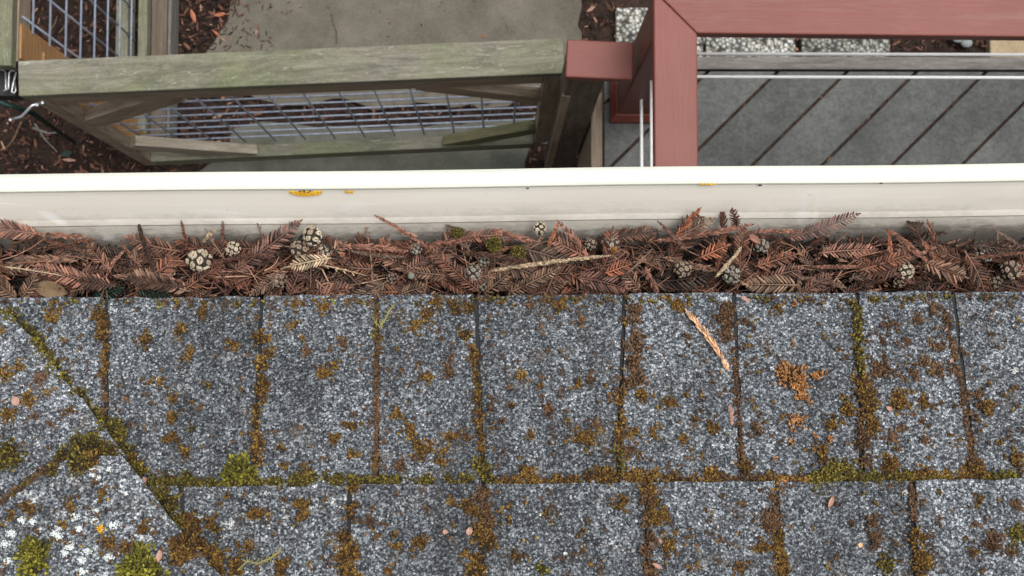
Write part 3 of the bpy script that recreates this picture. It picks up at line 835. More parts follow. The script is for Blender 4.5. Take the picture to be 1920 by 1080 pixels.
B = {'moss': MB(), 'moss_olive': MB(), 'moss_brown': MB(), 'moss_orange': MB()}
def strip(pts, w_, mat, dens=1.0, hf=.4):
    for (x0, y0), (x1, y1) in zip(pts, pts[1:]):
        L = math.hypot(x1-x0, y1-y0); n_ = max(1, int(L/(w_*.42)))
        for i in range(n_):
            t = (i+rnd.random())/n_
            r = w_/2*rnd.uniform(.55,1.35)
            if rnd.random() < .20: continue
            moss_blob(B[mat], x0+(x1-x0)*t + rnd.gauss(0, w_*.20), y0+(y1-y0)*t + rnd.gauss(0, w_*.16), r, hf, dens=dens)
S = strip
S([(190,574),(192,640)], 22, 'moss'); S([(196,640),(196,700)], 10, 'moss', .7); S([(196,700),(196,780)], 7, 'moss_brown', .6)
S([(501,618),(498,690)], 30, 'moss'); S([(497,690),(490,765)], 22, 'moss'); S([(484,765),(478,870)], 17, 'moss')
S([(706,570),(706,900)], 5, 'moss_brown', .8); S([(704,570),(706,640)], 8, 'moss_olive', .6); S([(700,850),(703,890)], 12, 'moss', .6)
S([(868,566),(876,640)], 32, 'moss'); S([(884,640),(892,712)], 13, 'moss'); S([(894,712),(902,850)], 12, 'moss', .8); S([(898,860),(912,895)], 20, 'moss_olive')
S([(1188,560),(1185,640)], 22, 'moss_brown'); S([(1180,635),(1176,722)], 30, 'moss_brown'); S([(1166,735),(1162,850)], 17, 'moss'); S([(1162,850),(1168,890)], 16, 'moss_olive')
S([(1362,562),(1368,630)], 18, 'moss_brown'); S([(1352,590),(1366,630)], 24, 'moss_brown', .7); S([(1376,650),(1392,870)], 8, 'moss_brown', .7); S([(1392,862),(1400,895)], 34, 'moss')
S([(1609,568),(1612,700)], 15, 'moss_olive'); S([(1615,705),(1632,800)], 30, 'moss'); S([(1626,800),(1628,895)], 26, 'moss_brown')
S([(1768,572),(1776,625)], 15, 'moss_brown'); S([(1780,625),(1805,735)], 8, 'moss_brown'); S([(1806,735),(1826,880)], 12, 'moss_brown'); S([(1820,868),(1845,900)], 34, 'moss')
S([(290,906),(560,903)], 13, 'moss_olive'); S([(540,896),(660,902)], 20, 'moss_olive'); S([(660,902),(880,901)], 15, 'moss_olive'); S([(300,905),(380,905)], 24, 'moss_olive')
S([(870,898),(930,902)], 18, 'moss_olive'); S([(930,902),(1090,902)], 15, 'moss'); S([(1090,893),(1290,897)], 28, 'moss'); S([(1290,901),(1520,902)], 17, 'moss'); S([(1340,896),(1440,903)], 16, 'moss_brown')
S([(1500,900),(1640,897)], 22, 'moss_olive'); S([(1630,899),(1920,899)], 21, 'moss_olive'); S([(1680,894),(1860,896)], 20, 'moss')
S([(10,580),(62,632),(128,718),(188,785)], 17, 'moss_olive', .9); S([(60,640),(110,690)], 14, 'moss_olive'); S([(192,785),(240,850)], 24, 'moss_olive'); S([(238,850),(300,930),(335,990)], 26, 'moss_olive'); S([(335,985),(420,1075)], 22, 'moss')
S([(104,872),(50,905),(0,942)], 6, 'moss_brown', .8); S([(60,898),(20,930)], 10, 'moss_olive', .5)  # shadow line along the upper cap's front edge, drawn in with dark moss grains
S([(140,820),(235,800)], 26, 'moss_olive'); S([(120,860),(240,855)], 36, 'moss'); S([(60,890),(110,868)], 12, 'moss_brown')
S([(664,912),(655,975)], 18, 'moss'); S([(655,975),(650,1000)], 28, 'moss'); S([(655,1010),(655,1085)], 32, 'moss')
S([(905,915),(912,1000)], 22, 'moss_brown'); S([(908,990),(893,1085)], 32, 'moss'); S([(870,950),(905,970)], 24, 'moss')
S([(1214,912),(1222,1085)], 24, 'moss_brown'); S([(1215,915),(1235,940)], 24, 'moss'); S([(1210,968),(1250,972)], 22, 'moss')
S([(1448,922),(1456,1000)], 22, 'moss_brown'); S([(1445,960),(1450,1000)], 32, 'moss_brown'); S([(1458,1000),(1470,1085)], 18, 'moss')
S([(1712,912),(1712,980)], 8, 'moss_brown'); S([(1715,985),(1728,1085)], 22, 'moss')
for i in range(150):
    x = rnd.uniform(0, 1920); moss_blob(B[rnd.choice(('moss_brown','moss','moss_olive'))], x, 567-x*.006+rnd.uniform(-3,8), rnd.uniform(1.5,5), .3)
blobs = """272,637,12 340,619,11 97,600,13 110,585,8 300,715,10 357,667,9 342,672,6 442,646,8 327,750,8 325,785,10 317,822,13 350,850,9 390,724,7o 359,802,6o 575,657,9b 620,656,7b 607,702,12 627,685,8 568,634,7 548,612,8
603,576,17 552,574,8 382,582,12 525,840,8 625,825,8 530,872,8 575,885,13 10,700,20 33,690,13 80,708,18b 55,748,22 90,738,11 130,770,12 15,780,20 65,782,12b 100,797,10b 90,842,6 5,620,11
52,955,12 132,948,9 203,1020,15 235,1030,12 268,990,15 347,1028,27 20,965,8 117,985,8 190,925,8 482,965,14 565,948,16 567,968,10 400,985,13 462,1025,10 360,975,20 400,1040,20 440,1060,18 530,1060,16 427,928,7 412,943,5
645,640,11b 780,612,13 800,590,12 815,568,12 850,570,11 840,695,14b 802,712,11 745,777,12 767,807,12 845,820,12 872,820,10b 785,840,14 802,840,9 755,872,13b 830,847,9 828,868,8 660,797,11 612,702,9 625,825,8 660,850,8 790,860,7
978,705,8 1105,710,10b 1083,720,8 1030,767,11b 960,762,7 1095,822,20 995,815,8 1115,795,8b 990,885,17 1048,572,16 1090,600,10b 995,572,10b 1200,740,14 1182,847,14b 1225,815,10 1207,630,7 1255,757,8 1270,570,13 1190,810,10 1015,725,6 940,790,7b
692,975,12b 785,1017,18 955,950,7 955,977,7 845,942,8 800,955,7b 1165,945,13 1255,1018,19 1227,970,20 967,1040,8 742,1025,8 1092,995,6 1025,960,6 740,1005,7 730,1070,8 870,1040,8
1460,577,11 1490,570,6t 1400,605,8b 1532,707,8t 1422,805,12b 1587,765,16 1560,795,12 1540,850,19 1582,877,22g 1545,895,26g 1650,690,17b 1710,702,13b 1687,750,25 1727,760,15 1762,697,12b 1760,650,12b 1750,580,11b 1670,610,9b
1672,820,12b 1732,830,9b 1665,875,23 1845,767,17 1835,742,8b 1905,862,15 1875,830,7 1332,885,14 1335,802,11 1302,787,7 1252,757,8 1285,740,6 1282,822,8 1740,895,22 1815,890,19 1472,902,9t
1245,967,12 1427,1027,12 1387,1065,13 1445,980,18b 1560,940,8b 1635,982,11b 1662,1057,15g 1640,1012,13b 1597,982,7b 1905,947,9b 1862,1015,19b 1905,1005,20g 1895,1035,11b 1825,1037,8 1835,937,8 1730,1050,16 1732,1010,9 1760,975,6b
1507,747,11t 1497,787,12t 1485,830,6t 1545,700,6t 1515,560,7b 1630,720,9b 1790,760,7b 1690,800,8b 1640,700,8b 1700,640,9b 1720,600,8b 1655,640,8b 1800,655,7b 1735,680,9b 1490,645,5t 1400,650,5b 1487,805,5t 1530,815,5t 1555,825,6t 1452,860,5t""".split()
key = {'b': 'moss_brown', 'o': 'moss_olive', 'g': 'moss_olive', 't': 'moss_orange'}
for s_ in blobs:
    k_ = 'moss'
    if s_[-1] in key: k_ = key[s_[-1]]; s_ = s_[:-1]
    x, y, r = map(float, s_.split(','))
    if r < 8: moss_blob(B[k_], x, y, r*.8, .42)
    else:
        for j in range(4):
            a = rnd.uniform(0, 6.28); q = r*rnd.uniform(.1,.6)
            moss_blob(B[k_], x + q*math.cos(a), y + q*math.sin(a), r*rnd.uniform(.35,.68), .45)
        for j in range(int(r/3)):
            a = rnd.uniform(0, 6.28); q = r*rnd.uniform(.9,1.9)
            moss_blob(B[k_], x + q*math.cos(a), y + q*math.sin(a)*.9, rnd.uniform(1.2,3.2), .4)
for i in range(1900):
    x = rnd.uniform(0, 1920); y = rnd.uniform(565, 1080)
    dn = .12 + .88*(wob(x/110, y/110, 1.7, 5) > .02)
    if x < 700 and y < 880: dn *= .45
    if rnd.random() > dn: continue
    moss_blob(B[rnd.choice(('moss','moss_brown','moss_brown'))], x, y, rnd.choice((1.3,1.6,2,2.4,3,3.5,4.5)), .35, dens=.8)
for i in range(140):         # outside the picture, so that the roof stays mossy from the side
    x = rnd.choice((rnd.uniform(-300,-20), rnd.uniform(1940,2400))); y = rnd.uniform(570,1080)
    moss_blob(B['moss'], x, y, rnd.uniform(5,18), .4)
lbl = {'moss': 'rusty brown cushions of moss dotted over the shingles', 'moss_olive': 'olive green moss lining the shingle course and hip edge, part drawn in as edge shadow', 'moss_brown': 'dull dark brown moss in the shingle joints, plus a shadow line drawn at the hip cap edge', 'moss_orange': 'orange dried moss patches beneath the bleached sprig'}
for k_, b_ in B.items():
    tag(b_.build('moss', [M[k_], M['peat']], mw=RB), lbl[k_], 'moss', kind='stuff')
def clump(pieces, mat, label, **kw):
    c = R(pieces[0][0], pieces[0][1], .01); org = Vector((c[0], c[1], surf_h(pieces[0][0], pieces[0][1])))
    b_ = MB()
    for x, y, r in pieces: moss_blob(b_, x, y, r, origin=org, **kw)
    return tag(b_.build('moss_clump', [M[mat], M['peat']], mw=RB @ Matrix.Translation(org)), label, 'moss', 'large moss cushions on the shingles')
clump([(65,1040,26),(62,1062,22),(50,1030,12)], 'moss_green', 'bright yellow green moss cushion on the lichened hip cap', hfac=.55, el=2.6, gr=.0010)
clump([(262,1060,30),(285,1075,22),(240,1078,20),(270,1040,14)], 'moss_green', 'green mossy tuft with long strands at the bottom edge of the hip cap', hfac=.6, el=3.2, gr=.0009)
clump([(15,850,26),(30,862,16),(5,870,18)], 'moss_olive', 'olive moss cushion at the far left edge of the roof', hfac=.5)
clump([(165,842,34),(125,862,28),(200,850,24),(212,812,22),(150,868,24),(100,880,12)], 'moss_olive', 'large olive moss mound on the tip of the hip cap', hfac=.5, el=2.2)
clump([(347,1025,27),(335,1040,18),(362,1012,14)], 'moss', 'rusty round moss cushion right of the hip cap edge', hfac=.6)
clump([(448,880,22),(432,892,16),(466,888,14),(455,865,10)], 'moss_green', 'yellow green moss tuft at the foot of a shingle joint', hfac=.6, el=3.4, gr=.0009)
clump([(1485,705,25),(1500,720,17),(1468,697,13)], 'moss_orange', 'orange brown crusty moss cushion on a pale shingle', hfac=.4, el=2.3)
clump([(1900,900,15),(1885,905,10)], 'moss_green', 'small bright green moss tuft at the right end of the course line', hfac=.5, el=2.4)
clump([(1017,1067,11)], 'moss_green', 'small yellow green moss tuft at the bottom edge of the roof', hfac=.4)

# lichen crusts
def lichen(pix, mat, name, label, base=None, kind='lichen'):
    b_ = MB(); x0, y0, _ = pix[0]; h = surf_h(x0, y0); c = R(x0, y0, h); org = Vector((c[0], c[1], h))
    for x, y, r in pix:
        for k in range(max(5, int(r*6))):
            a = rnd.uniform(0, 6.28); q = rnd.random()*r*(1.0 if r > 5 else .8)
            xx, yy = R(x + math.cos(a)*q, y + math.sin(a)*q*.8, h); s_ = rnd.uniform(.10,.30)*min(r, 7)*PXM
            n_ = 9; ph = rnd.uniform(0, 6); vs = [(xx-c[0], yy-c[1], .0012)]
            for j in range(n_):
                th = 6.283*j/n_; rr = s_*rnd.uniform(.45,1.15)
                vs.append((xx-c[0]+math.cos(th)*rr, yy-c[1]+math.sin(th)*rr, rnd.uniform(0,.0009)))
            b_.add(vs, [(0, 1+j, 1+(j+1)%n_) for j in range(n_)])
    o = b_.build(name, M[mat], mw=RB @ Matrix.Translation(org)); tag(o, label, 'lichen'); return o
wl = [(42,975,9),(62,978,7),(22,1000,9),(10,1020,10),(140,970,10),(178,975,10),(213,985,9),(148,992,7),(104,1002,8),(112,1008,7),(130,1024,10),(122,1038,9),(165,1034,9),(152,1050,9),(156,1072,9),(205,1045,10),(15,1052,8),(180,940,5),(173,890,6),(185,896,6),(235,925,6),(205,880,6),(228,912,5),(75,992,5),(180,958,6)]
lo = lichen(wl, 'lichen_white', 'lichen', 'white crusty lichen spread over the hip cap shingle'); lo['kind'] = 'stuff'
lo = lichen([(1013,965,4),(1052,965,4),(1060,1038,5),(1090,1025,3),(1030,1012,3),(1000,1000,3),(985,960,3),(1050,990,3)], 'lichen_white', 'lichen', 'small white lichen flecks on a shingle of the second course'); lo['kind'] = 'stuff'
lichen([(189,992,10)], 'lichen_yellow', 'lichen_patch', 'largest yellow lichen patch on the hip cap shingle')
lichen([(203,937,4)], 'lichen_yellow', 'lichen_patch', 'yellow lichen dot below the moss mound on the hip cap')
lichen([(152,1025,4)], 'lichen_yellow', 'lichen_patch', 'yellow lichen dot lowest on the hip cap')
lichen([(8,730,4)], 'lichen_yellow', 'lichen_patch', 'yellow lichen dot at the left edge of the roof')
lichen([(982,1014,4)], 'lichen_yellow', 'lichen_patch', 'left yellow lichen dot of the pair on the second course')
lichen([(1006,1008,4)], 'lichen_yellow', 'lichen_patch', 'right yellow lichen dot of the pair on the second course')
lichen([(1108,1059,4)], 'lichen_yellow', 'lichen_patch', 'yellow lichen dot right of the green tuft at the bottom')
lichen([(352,722,3)], 'lichen_white', 'lichen_patch', 'single white lichen speck on the dark wide shingle')
lichen([(914,632,5)], 'leaf_pink', 'lichen_patch', 'faint buff lichen fleck beside a moss filled joint')
lichen([(1902,695,8)], 'lichen_ring', 'lichen_patch', 'faint pale lichen fleck near the right edge of the roof')
lichen([(1697,925,7)], 'lichen_ring', 'lichen_patch', 'grey green lichen fleck just below the course line')
for cx, cy, rr, lb in ((234,880,9,'white lichen ring on the right shoulder of the hip cap'),(216,878,8,'smaller white lichen ring next to the moss mound')):
    lichen([(cx+math.cos(k*.45)*rr, cy+math.sin(k*.45)*rr, rnd.uniform(1.5,3)) for k in range(13) if rnd.random() > .2], 'lichen_white', 'lichen_patch', lb)
# branched yellowish lichen at the bottom and by the eave
def branchy(pts, label, r=.0006, mat='needle_pale'):
    h = surf_h(*pts[0])+.004; q = [R(x,y,h) for x,y in pts]; q = [Vector((a_,b_,h+rnd.uniform(-.001,.002))) for a_,b_ in q]
    org = q[0].copy(); mm = MB(); mm.tube([p-org for p in q], r, 5)
    for i in range(len(q)*5):
        k = rnd.randrange(len(q)-1); p = q[k].lerp(q[k+1], rnd.random()); a = rnd.uniform(0,6.28)
        mm.blade(p-org, Vector((math.cos(a), math.sin(a), .5)), Vector((-math.sin(a), math.cos(a), 0)), rnd.uniform(.002,.0045), .0007, .5)
    return tag(mm.build('lichen_strand', M[mat], mw=RB @ Matrix.Translation(org)), label, 'lichen')
M['lichen_lime'] = m_flat('lime_lichen', (.22,.20,.07), .9, var=.2)
branchy([(446,1070),(465,1052),(482,1058),(505,1048),(520,1036),(526,1030)], 'branching pale yellow lichen strand at the bottom of the roof', .0006, 'lichen_lime')
branchy([(704,604),(712,614),(722,600),(730,586),(737,572)], 'thin yellow green lichen strand by a joint below the gutter', .0006, 'lichen_lime')

# ------------------------------------------------------------------ gutter
GR = math.radians(.72)
gut = empty('rain_gutter', Vector((0, EV.y+.05, EV.z-.1)), 'off white metal rain gutter filled with conifer litter', 'gutter')
GM = Matrix.Translation(EV) @ Matrix.Rotation(GR, 4, 'Z')
oy = EV.y
def prof(px_y, d): return (P(960, px_y, d).y - oy, -(d-1.0))
inner = [prof(352,1.020), prof(358,1.024), prof(380,1.037), prof(403.5,1.052), prof(409,1.0545), prof(414.5,1.0571), prof(416,1.0600), prof(432,1.070), prof(452,1.085), prof(474,1.103)]
yb_ = -.030
inner += [(inner[-1][0]-.008, -.112), (yb_+.01, -.112), (yb_, -.106), (yb_, -.040)]
outer = [(y+.0012 if i < 10 else (y if i < 12 else y-.0012), z-.0012) for i, (y, z) in enumerate(inner)]
outer[-1] = (yb_-.0012, -.040)
loop = inner + outer[::-1]
X0, X1, NXG = -1.9, 3.2, 90
mm = MB(); vs = []; fs = []
for i in range(NXG+1):
    x = X0+(X1-X0)*i/NXG
    vs += [(x, y + .0010*wob(x, 0, 5), z + .0008*wob(x, 2, 4)) for y, z in loop]
n_ = len(loop)
for i in range(NXG):
    for j in range(n_):
        fs.append((i*n_+j, i*n_+(j+1)%n_, (i+1)*n_+(j+1)%n_, (i+1)*n_+j))
mm.add(vs, fs)
go = mm.build('trough', M['gutter'], gut, GM)
# rolled lip
lo_ = prof(316,1.018); li = prof(350.5,1.017)
lp_ = [(li[0]+.0012, -.0225), li, (li[0]+.0005, -.0158), (li[0]+.0025, -.0150), (lo_[0]-.003,-.0150), (lo_[0]-.0005,-.0165), (lo_[0], -.019), (lo_[0],-.034), (lo_[0]-.001,-.034), (lo_[0]-.001,-.0225)]
vs = []; fs = []; n_ = len(lp_); mm = MB()
for i in range(NXG+1):
    x = X0+(X1-X0)*i/NXG
    vs += [(x, y + .0010*wob(x, 0, 5), z+.0008*wob(x, 2, 4)) for y, z in lp_]
for i in range(NXG):
    for j in range(n_): fs.append((i*n_+j, i*n_+(j+1)%n_, (i+1)*n_+(j+1)%n_, (i+1)*n_+j))
mm.add(vs, fs); mm.build('lip', M['lip'], gut, GM)
# lichen and specks on the gutter
def wallpt(px, py, d=None):
    d = d or (1.020 + (py + (px-960)*.0108 - 352)/52*.032) - .0015
    return P(px, py, d)
def crust(cx, cy, wx, wy, mat, label, name='lichen_patch', n_=60, cat='lichen'):
    mm = MB(); org = wallpt(cx, cy)
    for i in range(n_):
        a = rnd.random()*2-1; b = rnd.random()
        x = cx + a*wx; y = cy + b*wy*math.sqrt(max(0, 1-a*a))
        p = wallpt(x, y) - org + Vector((0,-.0005,.0008)); s_ = rnd.uniform(.0004,.0010)
        vs = [p+Vector((0,-.0004,.0006))] + [p + Vector((math.cos(t)*s_*rnd.uniform(.6,1.2), math.sin(t)*s_*.8, math.sin(t)*s_*.6)) for t in [k*1.047 for k in range(6)]]
        mm.add(vs, [(0,1+k,1+(k+1)%6) for k in range(6)])
    return tag(mm.build(name, M[mat], mw=Matrix.Translation(org)), label, cat)
crust(573, 358, 30, 9, 'lichen_yellow', 'orange yellow lichen crust under the gutter lip', n_=170)
crust(573, 357, 12, 3, 'black_spot', 'black fruiting specks within the orange gutter lichen', n_=14)
crust(656, 357, 8, 4, 'lichen_yellow', 'tiny orange lichen spot right of the large gutter lichen', n_=22)
crust(1327, 344, 14, 2, 'lichen_yellow', 'thin yellow lichen streak under the gutter lip at right', n_=30)
for x, y in ((989,352),(1425,346),(1652,342)): crust(x, y, 2.5, 1, 'black_spot', 'black speck of dirt on the edge of the gutter lip', 'dirt_speck', 4, 'dirt')['group'] = 'black specks along the gutter lip'

# ------------------------------------------------------------------ litter in the gutter
bound = [(-200,420),(0,418),(60,428),(100,434),(160,448),(200,468),(260,478),(340,462),(420,474),(470,460),(520,444),(570,446),(640,458),(700,466),(780,452),(850,446),(950,440),(1020,456),(1060,468),(1130,446),(1200,438),(1300,424),(1400,430),(1440,455),(1475,458),(1510,434),(1600,428),(1680,442),(1750,458),(1850,466),(1920,462),(2200,460)]
def top_y(x):
    for (a, ya), (b, yb) in zip(bound, bound[1:]):
        if a <= x <= b: return ya + (yb-ya)*(x-a)/(b-a)
    return 460
def litd(x, y):
    """depth of the litter surface"""
    t = (y - top_y(x))/(560-top_y(x))
    return 1.083 - .020*math.sin(max(0,min(1,t))*3.14*.8) + .006*wob(x/100, y/100, 2.2, 8)
# rotted base
mm = MB(); NXb, NYb = 260, 12; vs = []; fs = []
for i in range(NXb+1):
    px = -2200 + (4200+2200)*i/NXb
    for j in range(NYb+1):
        t = j/NYb; xx = max(-200, min(2200, px)); py = top_y(xx)+4 + (640-top_y(xx))*t
        d = litd(xx, py) + .024 + .004*wob(px/30, py/30, 1.5, 2) + (.02 if j == 0 else 0)
        vs.append(P(px, py, d))
for i in range(NXb):
    for j in range(NYb):
        a = i*(NYb+1)+j; fs.append((a, a+1, a+NYb+2, a+NYb+1))
mm.add(vs, fs); tag(mm.build('rotted_litter', M['litter_base'], smooth=True), 'dark rotted needle litter lining the gutter', 'litter', kind='stuff')
mm = MB()
for i in range(8500):
    x = rnd.uniform(-420, 2340); ty = top_y(max(-200,min(2200,x))); y = ty + 4 + (600-ty)*rnd.random()**.9
    if i < 2500: y = ty + rnd.uniform(-4, 14)
    p = P(x, y, litd(x, y) + rnd.uniform(.000, .022)); a = rnd.gauss(0, .9) + (3.14 if rnd.random() < .5 else 0)
    d = Vector((math.cos(a), math.sin(a), rnd.uniform(-.3,.3)))
    L = rnd.choice((.004,.006,.008,.010,.014,.020,.034)); wd = rnd.uniform(.0009,.0019)*(.8 if L > .015 else 1)
    if rnd.random() < .2: wd *= 1.8; L *= .5
    mm.blade(p, d, Vector((-d.y, d.x, rnd.uniform(-.8,.8))), L, wd, .5, rnd.uniform(-.15,.15))
for i in range(420):         # thin broken twigs woven through the heap
    x = rnd.uniform(-300, 2200); ty = top_y(max(-200,min(2200,x))); y = ty + 6 + (556-ty)*rnd.random()
    a = rnd.gauss(0, .75); L = rnd.uniform(.012,.048); d = Vector((math.cos(a), math.sin(a), rnd.uniform(-.12,.12)))
    p = P(x, y, litd(x, y) - rnd.uniform(-.006, .009)) - d*L*.5; k2 = rnd.uniform(-.15,.15)*L; nn = Vector((-d.y, d.x, 0))
    q1 = p + d*L
    if max(p.y, q1.y) > P(x, ty+2, 1.07).y or min(p.y, q1.y) < P(x, 590, 1.07).y: continue
    mm.tube([p, p+d*L*.33+nn*k2, p+d*L*.66+nn*k2*1.1, q1], rnd.uniform(.0004,.0008), 5, .0003)
tag(mm.build('loose_needles', M['bits']), 'loose dry needles and scales filling the gutter', 'needles', kind='stuff')

def sprig_mesh(L, nl, npairs, spread, wd=.0012, bare=.12, curve=.0, flat=True, seed=0, keep=1.0, bud=True):
    """stem along +x; returns (stem MB, needles MB)"""
    r_ = random.Random(seed); st = MB(); ne = MB()
    def c(t): return Vector((L*t, curve*L*(t*t - t*.2), .0025*math.sin(t*3.0)))
    st.tube([c(t/8) for t in range(9)], .00075, 6, .00035)
    for i in range(npairs):
        t = bare + (1-bare)*(i+.3)/npairs
        p = c(t); tan = (c(min(1,t+.02))-c(t-.02)).normalized(); nrm = Vector((-tan.y, tan.x, 0))
        ln = nl * (math.sin(math.pi*min(1,(t-bare)/(1-bare)*.86+.14))**.6) 
        for sgn in ((1,-1) if flat else (1,-1,.3,-.3)):
            if r_.random() > keep: continue
            a = spread*r_.uniform(.86,1.14)
            d = tan*math.cos(a) + nrm*sgn*math.sin(a) + Vector((0,0,r_.uniform(-.12,.3) if flat else r_.uniform(-.2,.9)))
            ne.blade(p + nrm*sgn*.0004, d, tan.cross(Vector((0,0,1))) + Vector((0,0,r_.uniform(-.5,.5))), ln*r_.uniform(.82,1.1), wd*r_.uniform(.85,1.15), .45, r_.uniform(-.12,.08))
    if bud:
        ne.blade(c(.97), Vector((1,0,.1)), Vector((0,1,0)), nl*.5, wd*.9, .4)
    return st, ne
TY = {  # L, nl, pairs, spread, bare, flat, keep
 'broad': dict(nl=.0115, npp=350, spread=.80, wd=.0019, bare=.06, flat=True, keep=.97),
 'fern': dict(nl=.0085, npp=370, spread=.85, wd=.0016, bare=.05, flat=True, keep=.97),
 'narrow': dict(nl=.0070, npp=330, spread=.36, wd=.0013, bare=.02, flat=False, keep=.95),
 'scaly': dict(nl=.0034, npp=650, spread=.45, wd=.0010, bare=.02, flat=False, keep=.95),
 'twig': dict(nl=.004, npp=150, spread=.7, wd=.0009, bare=.1, flat=False, keep=.6),
 'fluffy': dict(nl=.0062, npp=950, spread=.75, wd=.0009, bare=.05, flat=False, keep=1),
}
def mk(L, kind, curve, seed):
    q = TY[kind]
    return sprig_mesh(L, q['nl'], max(4, int(L*q['npp'])), q['spread'], q['wd'], q['bare'], curve, q['flat'], seed, q['keep'])
hero_n = 0
def hero(x0, y0, x1, y1, kind, mat, label, d0=None, d1=None, curve=None, group='dry conifer sprigs lying on the gutter litter', roof=False, stem=None):
    global hero_n; hero_n += 1
    if roof:
        h = surf_h(x0, y0)+.0035; a_ = R(x0,y0,h); b_ = R(x1,y1,h)
        A = RB @ Vector((a_[0],a_[1],h)); Bq = RB @ Vector((b_[0],b_[1],h)); zz = nr
    else:
        A = P(x0, y0, d0 or litd(x0, y0)-.008); Bq = P(x1, y1, d1 or litd(x1, y1)-.010); zz = Vector((rnd.uniform(-.2,.2), rnd.uniform(-.25,.1), 1))
    L = (Bq-A).length
    st, ne = mk(L, kind, rnd.uniform(-.12,.12) if curve is None else curve, hero_n)
    mw = frame(A, Bq-A, zz)
    root = bpy.data.objects.new('conifer_sprig', None); root.empty_display_size = .01
    link(root, None, mw); tag(root, label, 'sprig', group)
    st.build('stem', M[stem or mat], root, mw, smooth=True); ne.build('needles', M[mat], root, mw)
    return root
H = hero
H(75,440,-45,418,'broad','needle_pink','broad rosy sprig lying at the far left end of the gutter litter', d0=1.058, d1=1.050)
H(60,436,158,448,'narrow','needle_pink','narrow rosy sprig lying along the gutter wall at far left', d0=1.06, d1=1.062)
H(170,476,66,443,'scaly','needle','thin brown sprig slanting down from the rosy sprig at left')
H(217,537,66,503,'broad','needle_pink','long brown pink sprig with combed needles above the dark green sprig', d0=1.055, d1=1.058)
H(357,547,240,511,'broad','needle_tan','tan comb like sprig in front of the second green sprig', d0=1.052, d1=1.056)
H(433,513,567,424,'broad','needle_purple','large mauve feather sprig rising to the gutter wall left of the cones', d0=1.058, d1=1.050, curve=.08)
H(340,547,418,498,'fern','needle','brown fern like sprig beneath the pale left cone')
H(352,470,343,413,'scaly','needle','upright reddish sprig leaning on the gutter wall, left of the white forked twig', d0=1.065, d1=1.048)
H(419,472,420,415,'scaly','needle_purple','upright mauve brown sprig standing just above the small white cone', d0=1.068, d1=1.052)
H(423,490,389,428,'twig','needle_tan','bare pinkish twig with whitish forked tip beside the pale cone', d0=1.055, d1=1.045)
H(380,455,402,428,'scaly','needle_pale','short bleached tip lying across the forked twig', d0=1.05, d1=1.044)
H(205,507,165,460,'fern','needle','brown sprig pointing up left from the middle of the left litter')
H(200,510,240,468,'scaly','needle_pink','short rosy sprig crossing up right near the dark gap')
H(265,500,225,455,'scaly','needle','thin brown sprig reaching toward the bare gutter wall at left')
H(345,490,262,482,'fern','needle','low brown sprig left of the largest pale cone')
H(35,562,-30,512,'broad','needle_tan','tan broad sprig in the bottom left corner of the litter')
H(5,500,118,512,'twig','needle_pale','long straw coloured stalk at far left of the litter')
H(175,553,226,543,'fern','needle_green','dark green sprig, left one of the two beside the roof edge', d0=1.064, d1=1.064)
H(250,536,318,558,'fern','needle_green','dark green sprig, right one of the two beside the roof edge', d0=1.062, d1=1.064)
H(40,560,70,520,'fern','needle_tan','small tan sprig beside the flat brown leaf')
H(540,562,566,500,'fern','needle_purple','mauve brown sprig standing on end below the bleached spray')
H(582,542,584,496,'fern','needle','short brown sprig with splayed needles beneath the bleached spray')
H(587,562,650,536,'broad','needle_pink','rosy brown sprig lying on the roof edge below the cones', d0=1.05, d1=1.052)
H(612,486,526,497,'twig','needle_pale','bleached straw spray below the two stacked cones', d0=1.047, d1=1.05)
H(620,484,545,494,'fern','needle_pale','bleached feathery sprig just under the two stacked cones', d0=1.046, d1=1.05)
H(599,496,688,513,'twig','needle_pale','pale straw twig running right from under the stacked cones', d0=1.05, d1=1.052)
H(656,502,604,443,'scaly','needle','dark red sprig slanting down from the stacked cones', d0=1.055, d1=1.048)
H(901,550,800,462,'fern','needle','lower half of the long sprig, reddish brown with spread needles', d0=1.053, d1=1.045, curve=.02)
H(802,464,703,401,'scaly','needle_pink','long thin rosy sprig reaching farthest up the gutter wall', d0=1.045, d1=1.030, curve=.03)
H(638,462,762,461,'narrow','needle_pink','rosy sprig lying level behind the long thin sprig', d0=1.056, d1=1.054)
H(760,465,905,446,'narrow','needle_pink','level brown pink sprig with short needles left of the moss lumps', d0=1.056, d1=1.054)
H(745,556,795,535,'fern','needle_tan','small tan sprig at the roof edge under the long sprig')
H(700,505,640,500,'fern','needle','brown sprig beside the pale straw twig end')
H(760,512,800,488,'fern','needle_purple','mauve brown sprig behind the pale green pebble')
H(906,553,950,512,'fern','needle_tan','tan sprig with wide needles near the roof edge left of centre')
H(860,470,985,492,'narrow','needle','reddish sprig running right beneath the moss lumps', d0=1.052, d1=1.048)
H(922,431,1002,458,'narrow','needle_pink','rosy sprig with a white cut end under the gutter wall', d0=1.052, d1=1.052)
H(870,446,960,436,'fern','needle_pink','rosy sprig curving over the moss lumps', d0=1.058, d1=1.056)
H(922,508,1145,474,'scaly','needle_pale','long bleached scaly twig lying across the middle of the litter', d0=1.046, d1=1.044, curve=-.03)
H(953,550,1048,505,'fern','needle_tan','tan feather sprig below the long bleached twig', d0=1.055, d1=1.052)
H(970,556,1060,535,'fern','needle','dark rusty sprig at the roof edge below centre', d0=1.062, d1=1.06)
H(1105,485,1046,416,'narrow','needle_pink','thick rosy sprig with white end leaning from the small white cone', d0=1.045, d1=1.038)
H(1046,418,1030,460,'scaly','needle_orange','short orange branch of the rosy sprig beside the small white cone', d0=1.038, d1=1.05)
H(1106,487,1033,450,'fern','needle_pink','rosy sprig crossing beneath the thick rosy sprig', d0=1.046, d1=1.05)
